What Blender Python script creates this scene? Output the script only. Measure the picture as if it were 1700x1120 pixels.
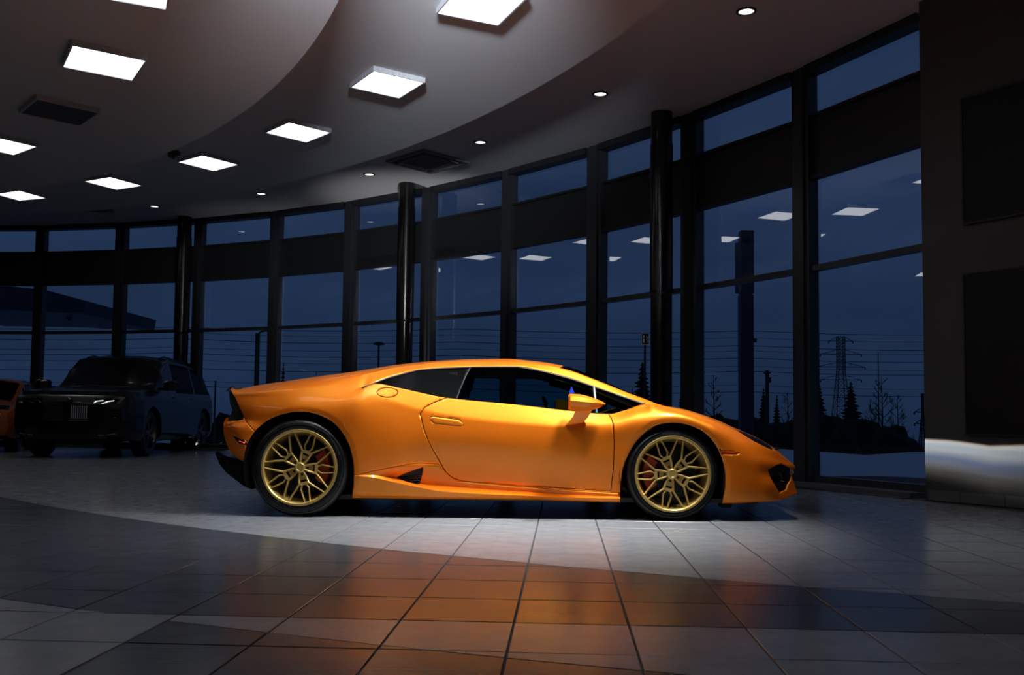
import bpy, bmesh, math, random
import numpy as np
from mathutils import Vector, Matrix
random.seed(7)
PI = math.pi
C = bpy.context.scene.collection
scene = bpy.context.scene
for _o in list(bpy.data.objects): bpy.data.objects.remove(_o, do_unlink=True)

# ---------------------------------------------------------------- camera
FPX, CXP, CYP, HOR, ROLL, CAMH = 1530.0, 850.0, 607.0, 692.2, 0.0108, 0.714
PITCH = math.atan((HOR - CYP) / FPX)
_c, _s, _cp, _sp = math.cos(ROLL), math.sin(ROLL), math.cos(PITCH), math.sin(PITCH)
cam = bpy.data.cameras.new('camera'); cam_o = bpy.data.objects.new('camera', cam); C.objects.link(cam_o)
cam.sensor_width = 36; cam.lens = FPX / 1700 * 36; cam.shift_y = (CYP - 560) / 1700
cam.clip_start = 0.05; cam.clip_end = 2000
R_ = Vector((_c, -_s * _sp, _s * _cp)); U_ = Vector((-_s, -_c * _sp, _c * _cp)); F_ = Vector((0, _cp, _sp))
m4 = Matrix(((R_.x, U_.x, -F_.x, 0), (R_.y, U_.y, -F_.y, 0), (R_.z, U_.z, -F_.z, CAMH), (0, 0, 0, 1)))
cam_o.matrix_world = m4
scene.camera = cam_o
vs = scene.view_settings
vs.view_transform = 'Standard'; vs.look = 'None'; vs.gamma = 1; vs.exposure = 0.0; vs.use_curve_mapping = False

# ---------------------------------------------------------------- dusk sky
world = bpy.data.worlds.new('dusk_sky'); scene.world = world; world.use_nodes = True
nt = world.node_tree; nt.nodes.clear()
def N(nt, typ, **kw):
    n = nt.nodes.new(typ)
    for k, v in kw.items(): setattr(n, k, v)
    return n
tc = N(nt, 'ShaderNodeTexCoord'); sep = N(nt, 'ShaderNodeSeparateXYZ'); nt.links.new(tc.outputs['Generated'], sep.inputs[0])
ramp = N(nt, 'ShaderNodeValToRGB'); nt.links.new(sep.outputs['Z'], ramp.inputs[0])
ramp.color_ramp.elements[0].position = 0.0; ramp.color_ramp.elements[0].color = (0.0120, 0.0265, 0.0650, 1)
ramp.color_ramp.elements[1].position = 0.16; ramp.color_ramp.elements[1].color = (0.0175, 0.0360, 0.0870, 1)
e = ramp.color_ramp.elements.new(0.6); e.color = (0.0200, 0.0400, 0.0950, 1)
mp = N(nt, 'ShaderNodeMapping'); mp.inputs['Scale'].default_value = (1.5, 1.5, 7)
nz = N(nt, 'ShaderNodeTexNoise'); nz.inputs['Scale'].default_value = 1.8; nz.inputs['Detail'].default_value = 4
nt.links.new(tc.outputs['Generated'], mp.inputs[0]); nt.links.new(mp.outputs[0], nz.inputs['Vector'])
mr = N(nt, 'ShaderNodeMapRange'); mr.inputs['From Min'].default_value = .3; mr.inputs['From Max'].default_value = .7
mr.inputs['To Min'].default_value = .80; mr.inputs['To Max'].default_value = 1.2; nt.links.new(nz.outputs['Fac'], mr.inputs['Value'])
bg = N(nt, 'ShaderNodeBackground'); nt.links.new(ramp.outputs[0], bg.inputs['Color']); nt.links.new(mr.outputs[0], bg.inputs['Strength'])
wo = N(nt, 'ShaderNodeOutputWorld'); nt.links.new(bg.outputs[0], wo.inputs[0])

# ---------------------------------------------------------------- lamps over the car
def area_light(name, loc, target, size, size_y, power, color=(1, .97, .93), spread=PI, label=None):
    l = bpy.data.lights.new(name, 'AREA'); l.shape = 'RECTANGLE'; l.size = size; l.size_y = size_y
    l.energy = power; l.color = color; l.spread = spread
    o = bpy.data.objects.new(name, l); C.objects.link(o); o.location = loc
    d = Vector(target) - Vector(loc); o.rotation_euler = d.to_track_quat('-Z', 'Y').to_euler()
    return o
area_light('softbox_light', (1.5, 5.95, 4.0), (.1, 6.3, 0.2), 1.3, 0.5, 56, color=(.93, .965, 1), spread=math.radians(62))
area_light('strip_light', (-1.7, 5.75, 4.0), (-1.6, 6.4, 0.3), 2.4, 0.35, 66, color=(.93, .965, 1), spread=math.radians(64))
area_light('bounce_light', (-.7, 3.8, 3.72), (-1.1, 7.0, 4.74), 0.6, 0.3, 110, color=(.80, .89, 1), spread=math.radians(54))
PANEL_E = 2.9

# ---------------------------------------------------------------- helpers
def tag(o, label=None, cat=None, group=None, kind=None):
    if label: o['label'] = label
    if cat: o['category'] = cat
    if group: o['group'] = group
    if kind: o['kind'] = kind
    return o
def empty(name, loc=(0, 0, 0), rz=0.0):
    o = bpy.data.objects.new(name, None); C.objects.link(o); o.location = loc; o.rotation_euler = (0, 0, rz); o.empty_display_size = .1
    return o
def link_mesh(name, me, mats=None, parent=None):
    if mats is not None:
        for m in (mats if isinstance(mats, (list, tuple)) else [mats]): me.materials.append(m)
    o = bpy.data.objects.new(name, me); C.objects.link(o)
    if parent is not None: o.parent = parent
    return o
def smooth_sharp(me, ang=28):
    bm = bmesh.new(); bm.from_mesh(me); a = math.radians(ang)
    for f in bm.faces: f.smooth = True
    for e in bm.edges:
        if len(e.link_faces) == 2: e.smooth = e.calc_face_angle(0) < a
    bm.to_mesh(me); bm.free()
class MB:
    """collects primitives into one mesh"""
    def __init__(s): s.v = []; s.f = []; s.m = []
    def add(s, v, f, mi=0):
        o = len(s.v); s.v += [tuple(map(float, p)) for p in v]; s.f += [tuple(i + o for i in q) for q in f]; s.m += [mi] * len(f)
    def box(s, x0, x1, y0, y1, z0, z1, mi=0, M=None):
        v = [(x, y, z) for z in (z0, z1) for x, y in ((x0, y0), (x1, y0), (x1, y1), (x0, y1))]
        if M is not None: v = [tuple(M @ Vector(p)) for p in v]
        s.add(v, [(0, 3, 2, 1), (4, 5, 6, 7), (0, 1, 5, 4), (1, 2, 6, 5), (2, 3, 7, 6), (3, 0, 4, 7)], mi)
    def prism(s, poly, z0, z1, mi=0, M=None, ch=0.0):
        n = len(poly); v = [(x, y, z0) for x, y in poly]
        rings = [(z0, 0)]
        if ch: rings += [(z1 - ch, 0), (z1, ch)]
        else: rings += [(z1, 0)]
        cx = sum(p[0] for p in poly) / n; cy = sum(p[1] for p in poly) / n
        v = []
        for z, ins in rings:
            for x, y in poly:
                d = math.hypot(x - cx, y - cy) or 1; k = 1 - ins / d * 1.3
                v.append((cx + (x - cx) * k, cy + (y - cy) * k, z))
        f = [tuple(range(n))[::-1], tuple(range((len(rings) - 1) * n, len(rings) * n))]
        for r in range(len(rings) - 1):
            for i in range(n):
                j = (i + 1) % n; f.append((r * n + i, r * n + j, (r + 1) * n + j, (r + 1) * n + i))
        if M is not None: v = [tuple(M @ Vector(p)) for p in v]
        s.add(v, f, mi)
    def tube(s, pts, rad, n=8, mi=0, cap=True):
        pts = [Vector(p) for p in pts]; rr = rad if isinstance(rad, (list, tuple)) else [rad] * len(pts); v = []; f = []
        for i, p in enumerate(pts):
            t = (pts[min(i + 1, len(pts) - 1)] - pts[max(i - 1, 0)]).normalized()
            a = Vector((0, 0, 1)) if abs(t.z) < .9 else Vector((1, 0, 0))
            x = t.cross(a).normalized(); y = t.cross(x).normalized()
            for k in range(n):
                q = 2 * PI * k / n; v.append(p + (x * math.cos(q) + y * math.sin(q)) * rr[i])
        for i in range(len(pts) - 1):
            for k in range(n):
                l = (k + 1) % n; f.append((i * n + k, (i + 1) * n + k, (i + 1) * n + l, i * n + l))
        if cap: f.append(tuple(range(n))); f.append(tuple(range((len(pts) - 1) * n, len(pts) * n))[::-1])
        s.add(v, f, mi)
    def lathe(s, prof, n=48, mi=0, axis='z', closed=False, M=None):
        v = []; f = []; k = len(prof)
        for i in range(n):
            a = 2 * PI * i / n
            for r, h in prof:
                if axis == 'z': v.append((r * math.cos(a), r * math.sin(a), h))
                else: v.append((r * math.cos(a), h, r * math.sin(a)))
        for i in range(n):
            j = (i + 1) % n
            for q in range(k if closed else k - 1):
                p = (q + 1) % k; f.append((i * k + q, j * k + q, j * k + p, i * k + p))
        if M is not None: v = [tuple(M @ Vector(p)) for p in v]
        s.add(v, f, mi)
    def mesh(s, name, smooth=None):
        me = bpy.data.meshes.new(name); me.from_pydata(s.v, [], s.f); me.polygons.foreach_set('material_index', s.m)
        bm = bmesh.new(); bm.from_mesh(me); bmesh.ops.recalc_face_normals(bm, faces=bm.faces); bm.to_mesh(me); bm.free()
        if smooth: smooth_sharp(me, smooth)
        me.update(); return me
    def build(s, name, mats, parent=None, smooth=None): return link_mesh(name, s.mesh(name, smooth), mats, parent)

def ray(px, py):
    dx, dy = px - CXP, py - CYP
    u = dx * _c + dy * _s; v = -dx * _s + dy * _c
    return u, FPX * _cp + v * _sp, FPX * _sp - v * _cp
def at_h(px, py, h):
    u, y, z = ray(px, py); t = (h - CAMH) / z; return Vector((u * t, y * t, h))
def at_y(px, py, Y):
    u, y, z = ray(px, py); t = Y / y; return Vector((u * t, Y, z * t + CAMH))
def proj(P):
    P = np.asarray(P, float).reshape(-1, 3); d = P - np.array([0, 0, CAMH])
    u = d @ np.array(R_); w = d @ np.array(U_); f = d @ np.array(F_)
    return np.c_[CXP + FPX * u / f, CYP - FPX * w / f]

# ---------------------------------------------------------------- materials
MATS = {}
def pbr(name, col, rough=.5, metal=0., spec=.5, coat=0., coat_rough=.03, noise=None, bump=None, emit=None, estr=0.):
    m = bpy.data.materials.new(name); m.use_nodes = True; nt = m.node_tree; b = nt.nodes['Principled BSDF']
    b.inputs['Base Color'].default_value = (*col, 1); b.inputs['Roughness'].default_value = rough; b.inputs['Metallic'].default_value = metal
    b.inputs['Specular IOR Level'].default_value = spec; b.inputs['Coat Weight'].default_value = coat; b.inputs['Coat Roughness'].default_value = coat_rough
    if emit: b.inputs['Emission Color'].default_value = (*emit, 1); b.inputs['Emission Strength'].default_value = estr
    tc = N(nt, 'ShaderNodeTexCoord')
    if noise:   # (scale, amount, roughness variation)
        n = N(nt, 'ShaderNodeTexNoise'); n.inputs['Scale'].default_value = noise[0]; n.inputs['Detail'].default_value = 5
        nt.links.new(tc.outputs['Object'], n.inputs['Vector'])
        mx = N(nt, 'ShaderNodeMix', data_type='RGBA'); nt.links.new(n.outputs['Fac'], mx.inputs[0])
        mx.inputs[6].default_value = (*[c * (1 - noise[1]) for c in col], 1); mx.inputs[7].default_value = (*[min(1, c * (1 + noise[1])) for c in col], 1)
        nt.links.new(mx.outputs[2], b.inputs['Base Color'])
        if len(noise) > 2:
            r = N(nt, 'ShaderNodeMapRange'); r.inputs['To Min'].default_value = rough - noise[2]; r.inputs['To Max'].default_value = rough + noise[2]
            nt.links.new(n.outputs['Fac'], r.inputs['Value']); nt.links.new(r.outputs[0], b.inputs['Roughness'])
    if bump:    # (scale, strength)
        n = N(nt, 'ShaderNodeTexNoise'); n.inputs['Scale'].default_value = bump[0]; n.inputs['Detail'].default_value = 3
        nt.links.new(tc.outputs['Object'], n.inputs['Vector'])
        bp = N(nt, 'ShaderNodeBump'); bp.inputs['Strength'].default_value = bump[1]; bp.inputs['Distance'].default_value = .02
        nt.links.new(n.outputs['Fac'], bp.inputs['Height']); nt.links.new(bp.outputs[0], b.inputs['Normal'])
    MATS[name] = m; return m
def glass(name, tint, refl=1.0, ior=1.5):
    """thin sheet of glass: see-through tint plus sharp fresnel reflection"""
    m = bpy.data.materials.new(name); m.use_nodes = True; nt = m.node_tree; nt.nodes.clear()
    t = N(nt, 'ShaderNodeBsdfTransparent'); t.inputs[0].default_value = (*tint, 1)
    g = N(nt, 'ShaderNodeBsdfGlossy'); g.inputs['Roughness'].default_value = 0.0; g.inputs[0].default_value = (refl, refl, refl, 1)
    f = N(nt, 'ShaderNodeFresnel'); ge = N(nt, 'ShaderNodeNewGeometry'); im = N(nt, 'ShaderNodeMix')   # same reflectance from both sides of the sheet
    im.inputs[2].default_value = ior; im.inputs[3].default_value = 1 / ior; nt.links.new(ge.outputs['Backfacing'], im.inputs[0]); nt.links.new(im.outputs[0], f.inputs['IOR'])
    mx = N(nt, 'ShaderNodeMixShader'); nt.links.new(f.outputs[0], mx.inputs[0]); nt.links.new(t.outputs[0], mx.inputs[1]); nt.links.new(g.outputs[0], mx.inputs[2])
    o = N(nt, 'ShaderNodeOutputMaterial'); nt.links.new(mx.outputs[0], o.inputs[0]); MATS[name] = m; return m
def emitter(name, col, s):
    m = bpy.data.materials.new(name); m.use_nodes = True; nt = m.node_tree; nt.nodes.clear()
    e = N(nt, 'ShaderNodeEmission'); e.inputs[0].default_value = (*col, 1); e.inputs[1].default_value = s
    o = N(nt, 'ShaderNodeOutputMaterial'); nt.links.new(e.outputs[0], o.inputs[0]); MATS[name] = m; return m

def tile_mat(name, col):
    m = pbr(name, col, rough=.22, spec=.38, noise=(9.0, .16, .07)); nt = m.node_tree; b = nt.nodes['Principled BSDF']
    g = N(nt, 'ShaderNodeNewGeometry'); n2 = N(nt, 'ShaderNodeTexNoise'); n2.inputs['Scale'].default_value = 1.1; nt.links.new(g.outputs['Position'], n2.inputs['Vector'])
    mp = N(nt, 'ShaderNodeMapping'); mp.inputs['Scale'].default_value = (3, 60, 3); nt.links.new(g.outputs['Position'], mp.inputs[0])
    n3 = N(nt, 'ShaderNodeTexNoise'); n3.inputs['Scale'].default_value = 1.0; nt.links.new(mp.outputs[0], n3.inputs['Vector'])
    bp = N(nt, 'ShaderNodeBump'); bp.inputs['Strength'].default_value = .10; bp.inputs['Distance'].default_value = .004
    nt.links.new(n3.outputs['Fac'], bp.inputs['Height']); nt.links.new(bp.outputs[0], b.inputs['Normal'])
    return m
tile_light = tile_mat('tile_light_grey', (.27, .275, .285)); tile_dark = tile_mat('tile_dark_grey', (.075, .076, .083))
grout = pbr('grout', (.045, .043, .04), .8)
ceil_m = pbr('ceiling_paint', (.56, .56, .58), .85, noise=(.6, .05))
dark_alu = pbr('dark_aluminium', (.030, .031, .036), .33, metal=.2, spec=.5)
spandrel_m = pbr('spandrel_black', (.012, .012, .013), .5)
wall_m = pbr('wall_paint', (.055, .055, .056), .85, noise=(2.0, .05))
wall_dark = pbr('back_wall_paint', (.02, .02, .021), .9)
stone_m = pbr('baseboard_tile', (.10, .10, .105), .35, noise=(6, .15))
pane_m = glass('window_glass', (.90, .93, .95), 1.0, 2.0)
panel_emit = emitter('led_panel_diffuser', (.97, .98, 1.0), PANEL_E)
down_emit = emitter('downlight_lens', (1, .93, .9), 2.0)
white_frame = pbr('white_frame', (.45, .45, .47), .5)
black_gloss = pbr('black_gloss', (.004, .004, .004), .08, spec=.5)
black_matt = pbr('black_plastic', (.006, .006, .006), .55)
column_m = pbr('column_lacquer', (.045, .041, .038), .20, metal=.9, bump=(3.0, .15))
chrome_m = pbr('chrome', (.7, .7, .72), .12, metal=1)
# ================================================================ the room
GC = Vector((-12.434, 1.792)); GR = 17.842            # circle of the curved window wall
WB = Vector((3.816, 8.449)); WD = Vector((.5344, -.8452)); WN = Vector((-.8452, -.5344))   # right wall: corner, direction, normal into the room
CEIL3, CEIL2, CEIL1 = 4.66, 4.41, 3.92
T2C, T2R, T1C, T1R = Vector((-12.91, 2.32)), 15.32, Vector((-12.72, 2.28)), 12.28
XL, YB = -14.0, -6.0
def glass_pt(a, r=GR): return Vector((GC.x + r * math.cos(a), GC.y + r * math.sin(a)))
# mullion angles measured from the photograph (left edge, right edge), then continued past the left of the frame
_ml = [((-10.132, 19.505), (-9.934, 19.443)), ((-8.278, 19.179), (-8.061, 19.087)), ((-6.447, 18.588), (-6.262, 18.543)), ((-4.726, 17.834), (-4.525, 17.738)),
       ((-3.086, 17.001), (-2.882, 16.849)), ((-1.544, 15.935), (-1.360, 15.766)), ((-.128, 14.727), (.049, 14.592)), ((1.150, 13.392), (1.305, 13.149)),
       ((2.261, 11.942), (2.396, 11.699)), ((3.225, 10.342), (3.342, 10.128))]
MUL = []
for a, b in _ml:
    p = [math.atan2(q[1] - GC.y, q[0] - GC.x) for q in (a, b)]; MUL.append((p[0], p[1]))
st = .1045
MUL = [(MUL[0][0] + st * k, MUL[0][1] + st * k) for k in (2, 1)] + MUL
corner_a = math.atan2(8.765 - GC.y, 3.966 - GC.x)

# ---- floor: dark bed, then every tile
TH = math.radians(3.2); ct, sn = math.cos(TH), math.sin(TH)
U0, DU, V0, DV = -.165, .3985, 3.252, .407
def uv2(u, v): return (u * ct + v * sn, -u * sn + v * ct)
floor = MB()
fl_poly = [(XL, YB), (12.9, YB), (WB.x, WB.y)] + [tuple(glass_pt(corner_a + (1.66 - corner_a) * i / 40, GR + .12)) for i in range(41)] + [(XL, 19.6)]
floor.prism(fl_poly, -.5, -.006)
floor_o = tag(floor.build('floor', grout), kind='structure')
def clip(poly, fn):
    """keep fn>=0"""
    out = []; n = len(poly)
    for i in range(n):
        a, b = poly[i], poly[(i + 1) % n]; fa, fb = fn(a), fn(b)
        if fa >= 0: out.append(a)
        if (fa >= 0) != (fb >= 0):
            t = fa / (fa - fb); out.append((a[0] + (b[0] - a[0]) * t, a[1] + (b[1] - a[1]) * t))
    return out
def circ_fn(cx, cy, r, p):     # signed distance to the tangent line near point p; + inside
    d = math.hypot(p[0] - cx, p[1] - cy); nx, ny = (p[0] - cx) / d, (p[1] - cy) / d
    return lambda q: r - ((q[0] - cx) * nx + (q[1] - cy) * ny)
def area(p): return .5 * abs(sum(p[i][0] * p[(i + 1) % len(p)][1] - p[(i + 1) % len(p)][0] * p[i][1] for i in range(len(p))))
def inset(poly, d):
    n = len(poly); s = sum(poly[i][0] * poly[(i + 1) % n][1] - poly[(i + 1) % n][0] * poly[i][1] for i in range(n))
    if s < 0: poly = poly[::-1]
    out = list(poly)
    for i in range(n):
        a, b = poly[i], poly[(i + 1) % n]; L = math.hypot(b[0] - a[0], b[1] - a[1])
        if L < 1e-4: continue
        nx, ny = -(b[1] - a[1]) / L, (b[0] - a[0]) / L
        out = clip(out, lambda q, a=a, nx=nx, ny=ny: (q[0] - a[0]) * nx + (q[1] - a[1]) * ny - d)
        if len(out) < 3: return []
    return out
tiles = []
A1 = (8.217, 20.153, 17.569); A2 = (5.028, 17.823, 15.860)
def simple_poly(p):
    q = []
    for a in p:
        if not q or math.hypot(a[0] - q[-1][0], a[1] - q[-1][1]) > .004: q.append(a)
    if len(q) > 2 and math.hypot(q[0][0] - q[-1][0], q[0][1] - q[-1][1]) < .004: q.pop()
    return q
for i in range(-48, 20):
    for j in range(-14, 44):
        u, v = U0 + DU * i, V0 + DV * j; c = uv2(u + DU / 2, v + DV / 2)
        if c[0] < XL or c[1] < -1.5: continue
        if math.hypot(c[0] - GC.x, c[1] - GC.y) > GR + .1: continue
        P = [uv2(u, v), uv2(u + DU, v), uv2(u + DU, v + DV), uv2(u, v + DV)]
        P = clip(P, circ_fn(GC.x, GC.y, GR - .42, c))
        P = clip(P, lambda q: (q[0] - WB.x) * WN.x + (q[1] - WB.y) * WN.y - .02)
        if len(P) < 3: continue
        near = j < 0
        if j >= 0 or i < -3 or i >= 3: rule = None
        parts = []
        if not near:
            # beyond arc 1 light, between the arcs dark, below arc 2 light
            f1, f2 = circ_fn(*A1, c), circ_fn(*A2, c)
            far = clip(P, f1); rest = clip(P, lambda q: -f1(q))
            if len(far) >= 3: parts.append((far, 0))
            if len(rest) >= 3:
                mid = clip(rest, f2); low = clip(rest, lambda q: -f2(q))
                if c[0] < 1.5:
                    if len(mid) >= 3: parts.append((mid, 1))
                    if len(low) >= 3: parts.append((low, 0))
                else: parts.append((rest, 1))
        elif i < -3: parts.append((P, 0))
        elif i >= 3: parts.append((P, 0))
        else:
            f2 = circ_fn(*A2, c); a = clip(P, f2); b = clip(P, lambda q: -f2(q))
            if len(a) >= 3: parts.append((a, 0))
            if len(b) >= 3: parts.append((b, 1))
        for p, col in parts:
            p = simple_poly(p)
            if len(p) < 3 or area(p) < .002: continue
            q = inset(p, .0040)
            if len(q) < 3: continue
            tiles.append((q, col))
def vis_size(t):
    c = (sum(p[0] for p in t[0]) / len(t[0]), sum(p[1] for p in t[0]) / len(t[0]))
    if c[1] < 1.6: return 0
    px = proj([(p[0], p[1], 0) for p in t[0]])
    if px[:, 0].max() < 0 or px[:, 0].min() > 1700 or px[:, 1].min() > 1120: return 0
    return area([tuple(q) for q in px])
tiles.sort(key=vis_size, reverse=True)
stuff = MB()
for k, (p, col) in enumerate(tiles):
    p = simple_poly(p); cx = sum(q[0] for q in p) / len(p); cy = sum(q[1] for q in p) / len(p)
    dz = random.uniform(-.0004, .0004)
    if k < 296:
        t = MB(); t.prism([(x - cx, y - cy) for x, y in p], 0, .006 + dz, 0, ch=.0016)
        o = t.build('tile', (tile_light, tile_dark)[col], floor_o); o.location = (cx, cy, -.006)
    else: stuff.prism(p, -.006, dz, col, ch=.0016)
o = stuff.build('distant_tiles', [tile_light, tile_dark], floor_o); tag(o, kind='stuff')
# dark recess strip and stone threshold that follow the glass
def ring(name, r0, r1, z0, z1, mat, a0=corner_a - .0, a1=1.66, n=60, kind='structure', parent=None):
    b = MB(); v = []; f = []
    for i in range(n + 1):
        a = a0 + (a1 - a0) * i / n
        for r, z in ((r0, z0), (r1, z0), (r1, z1), (r0, z1)):
            p = glass_pt(a, r); v.append((p.x, p.y, z))
    for i in range(n):
        for k in range(4):
            l = (k + 1) % 4; f.append((i * 4 + k, i * 4 + l, i * 4 + 4 + l, i * 4 + 4 + k))
    f += [(0, 3, 2, 1), (n * 4, n * 4 + 1, n * 4 + 2, n * 4 + 3)]
    b.add(v, f); o = b.build(name, mat, parent, smooth=30)
    if kind: tag(o, kind=kind)
    return o
ring('trim_1', GR - .40, GR - .27, -.006, .003, spandrel_m)       # shadow gap in the floor
ring('trim_2', GR - .27, GR + .12, -.006, .045, stone_m)         # stone threshold

# ---- ceiling: three tiers
def disc_poly(cc, R):
    P = []; n = 160
    for i in range(n + 1):
        a = -1.2 + (2.9 + 1.2) * i / n; p = (cc.x + R * math.cos(a), cc.y + R * math.sin(a)); P.append(p)
    P = clip(P + [(XL, YB)], lambda q: q[0] - XL); P = clip(P, lambda q: q[1] - YB); return simple_poly(P)
def slab(name, poly, z0, z1, mat, kind='structure'):
    b = MB(); b.prism(poly, z0, z1); return tag(b.build(name, mat, smooth=40), kind=kind)
slab('ceiling', fl_poly, CEIL3, CEIL3 + .25, ceil_m)
slab('ceiling_tier', disc_poly(T2C, T2R), CEIL2, CEIL3, ceil_m)
slab('ceiling_tier', disc_poly(T1C, T1R), CEIL1, CEIL2, ceil_m)

# ---- walls
def wall_box(name, a, b, th, z0, z1, mat, kind='structure'):
    a, b = Vector(a), Vector(b); d = (b - a).normalized(); n = Vector((d.y, -d.x)) * th
    m = MB(); m.prism([tuple(a), tuple(b), tuple(b + n), tuple(a + n)], z0, z1); return tag(m.build(name, mat), kind=kind)
wend = WB + WD * 17.1
wall_box('wall_right', tuple(wend), tuple(WB + Vector((-.02, .03))), .35, -.4, CEIL3, wall_m)
wall_box('wall_back', (XL, YB), (13.2, YB), .2, -.4, CEIL3, wall_dark)
wall_box('wall_left', (XL, 19.8), (XL, YB), .2, -.4, CEIL3, wall_dark)
# baseboard tiles on the right wall
bb = MB(); p0, p1 = WB, WB + WD * 9; n = WN * .012
bb.prism([tuple(p0), tuple(p1), tuple(p1 + n), tuple(p0 + n)], 0.003, .094); bb_o = tag(bb.build('baseboard_right', grout), kind='structure')
s = 0.0
while s < 8.6:
    L = .31 if s == 0 else .40
    t = MB(); a = WB + WD * (s + .003); b = WB + WD * (s + L - .003); t.prism([tuple(a + n * .5), tuple(b + n * .5), tuple(b + WN * .02), tuple(a + WN * .02)], .004, .098)
    t.build('tile', stone_m, bb_o); s += L
# two big black panels hung flat on the right wall
def wall_panel(s0, s1, z0, z1, label, obs):
    root = empty('wall_panel', (WB.x + WD.x * s0, WB.y + WD.y * s0, z0)); tag(root, label, 'wall panel')
    ang = math.atan2(WD.y, WD.x); M = Matrix.Rotation(ang, 4, 'Z')
    # local x along the wall, local y: +y points out of the room
    L, H = s1 - s0, z1 - z0
    b = MB(); b.box(0.012, L - .012, -.035, -.002, .012, H - .012, M=M); b.build('screen', MATS.get('black_satin') or pbr('black_satin', (.003, .003, .003), .5, spec=.2), root)
    b = MB(); w = .014
    for q in ((0, L, 0, w), (0, L, H - w, H), (0, w, w, H - w), (L - w, L, w, H - w)): b.box(q[0], q[1], -.042, -.002, q[2], q[3], M=M)
    b.build('frame', black_matt, root)
    if obs:
        for z in (.19, H - .28):
            b = MB(); b.box(-.004, .010, -.046, -.036, z, z + .05, M=M); b.build('hinge', black_matt, root)
    return root
wall_panel(.383, 2.6, 2.46, 3.60, 'upper of the two large black rectangular panels on the right wall', True)
wall_panel(.374, 2.6, .60, 2.03, 'lower large black rectangular panel on the right wall above the headlight glow', True)

# ---- curved window wall: bays of straight glass between posts
ZS = [(.045, .115, 'sill'), (2.36, 2.42, 'transom'), (3.39, 3.43, 'lower_rail'), (4.08, 4.115, 'upper_rail'), (4.57, CEIL3, 'head_rail')]
def bay(a_l, a_r, n):
    """a_l: right edge angle of the left post, a_r: left edge angle of the right post (angles fall from left to right)"""
    p, q = glass_pt(a_l), glass_pt(a_r); d = (q - p); L = d.length; d.normalize(); inn = Vector((GC.x - p.x, GC.y - p.y)).normalized()
    nrm = Vector((-d.y, d.x)); 
    if nrm.dot(inn) < 0: nrm = -nrm
    root = empty('window_%d' % n, (p.x, p.y, 0)); tag(root, kind='structure')
    def bx(name, z0, z1, t0, t1, mat, s0=-.01, s1=None):
        m = MB(); s1 = L + .01 if s1 is None else s1
        P = [p + d * s0 + nrm * t0, p + d * s1 + nrm * t0, p + d * s1 + nrm * t1, p + d * s0 + nrm * t1]
        m.prism([(v.x - p.x, v.y - p.y) for v in P], z0, z1); return m.build(name, mat, root)
    for z0, z1, nm in ZS: bx(nm, z0, z1, -.05, .06 if nm != 'head_rail' else .14, dark_alu if nm in ('sill', 'transom') else spandrel_m)
    bx('spandrel_panel', 3.43, 4.08, -.04, .02, spandrel_m)
    for z0, z1 in ((.115, 2.36), (2.42, 3.39), (4.115, 4.57)):
        g = MB(); a, b = -.005, L + .005
        g.add([(d.x * a, d.y * a, z0), (d.x * b, d.y * b, z0), (d.x * b, d.y * b, z1), (d.x * a, d.y * a, z1)], [(0, 1, 2, 3)]); g.build('pane', pane_m, root)
    return root
k = 1
for i in range(len(MUL)):
    a_l = MUL[i][1]; a_r = MUL[i + 1][0] if i + 1 < len(MUL) else corner_a
    bay(a_l, a_r, k); k += 1
k = 3
for a, b in MUL:
    p, q = glass_pt(a), glass_pt(b); d = (q - p).normalized(); inn = Vector((GC.x - p.x, GC.y - p.y)).normalized()
    m = MB(); P = [p - inn * .06, q - inn * .06, q + inn * .09, p + inn * .09]; m.prism([tuple(v) for v in P], .045, CEIL3)
    m2 = [p + d * .055 + inn * .09, q - d * .055 + inn * .09, q - d * .055 + inn * .12, p + d * .055 + inn * .12]; m.prism([tuple(v) for v in m2], .045, CEIL3)
    tag(m.build('trim_%d' % k, dark_alu), kind='structure'); k += 1

# ---- round steel columns just inside the glass
for (x, y), lab in (((1.90, 11.72), 'dark round column nearest the right wall, standing behind the bonnet'), ((-1.82, 15.5), 'dark round column with a bright foot behind the cabin roof of the orange car'), ((-6.61, 18.34), 'far left dark round column rising behind the black suv')):
    root = empty('column', (x, y, 0)); tag(root, lab, 'column')
    m = MB(); m.lathe([(.137, 0), (.137, 2.29)], 40); m.build('lower_shaft', column_m, root, smooth=40)
    m = MB(); m.lathe([(.131, 2.29), (.131, 2.33)], 40); m.build('joint', black_matt, root, smooth=40)
    m = MB(); m.lathe([(.147, 2.33), (.147, 4.24), (.138, 4.24), (.138, CEIL3)], 40); m.build('upper_shaft', column_m, root, smooth=40)
    m = MB(); m.lathe([(.19, 0), (.19, .03), (.15, .05), (.137, .05)], 40); m.build('base_ring', dark_alu, root, smooth=40)

# ---- square led panels, round downlights, cassettes, detector
def led_panel(x, y, z, rz, lit, label):
    label = label.replace(' at 80.2 degrees', ' behind the black suv').replace(' at -3.9 degrees', ' beside the camera').replace(' at -13.3 degrees', ' behind the camera').replace(' at 61.4 degrees', ' on the far left').replace(' at 14.7 degrees', ' above the camera')
    root = empty('ceiling_light', (x, y, z), rz); tag(root, label, 'ceiling light', 'square ceiling lights')
    S, w = .31, .015
    m = MB()
    for q in ((-S, S, -S, -S + w), (-S, S, S - w, S), (-S, -S + w, -S + w, S - w), (S - w, S, -S + w, S - w)): m.box(q[0], q[1], q[2], q[3], -.055, 0)
    m.build('frame', white_frame, root)
    m = MB(); m.box(-S + w, S - w, -S + w, S - w, -.046, -.030); m.build('diffuser', panel_emit if lit else MATS['panel_off'], root)
    return root
pbr('panel_off', (.05, .053, .058), .5)
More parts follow.
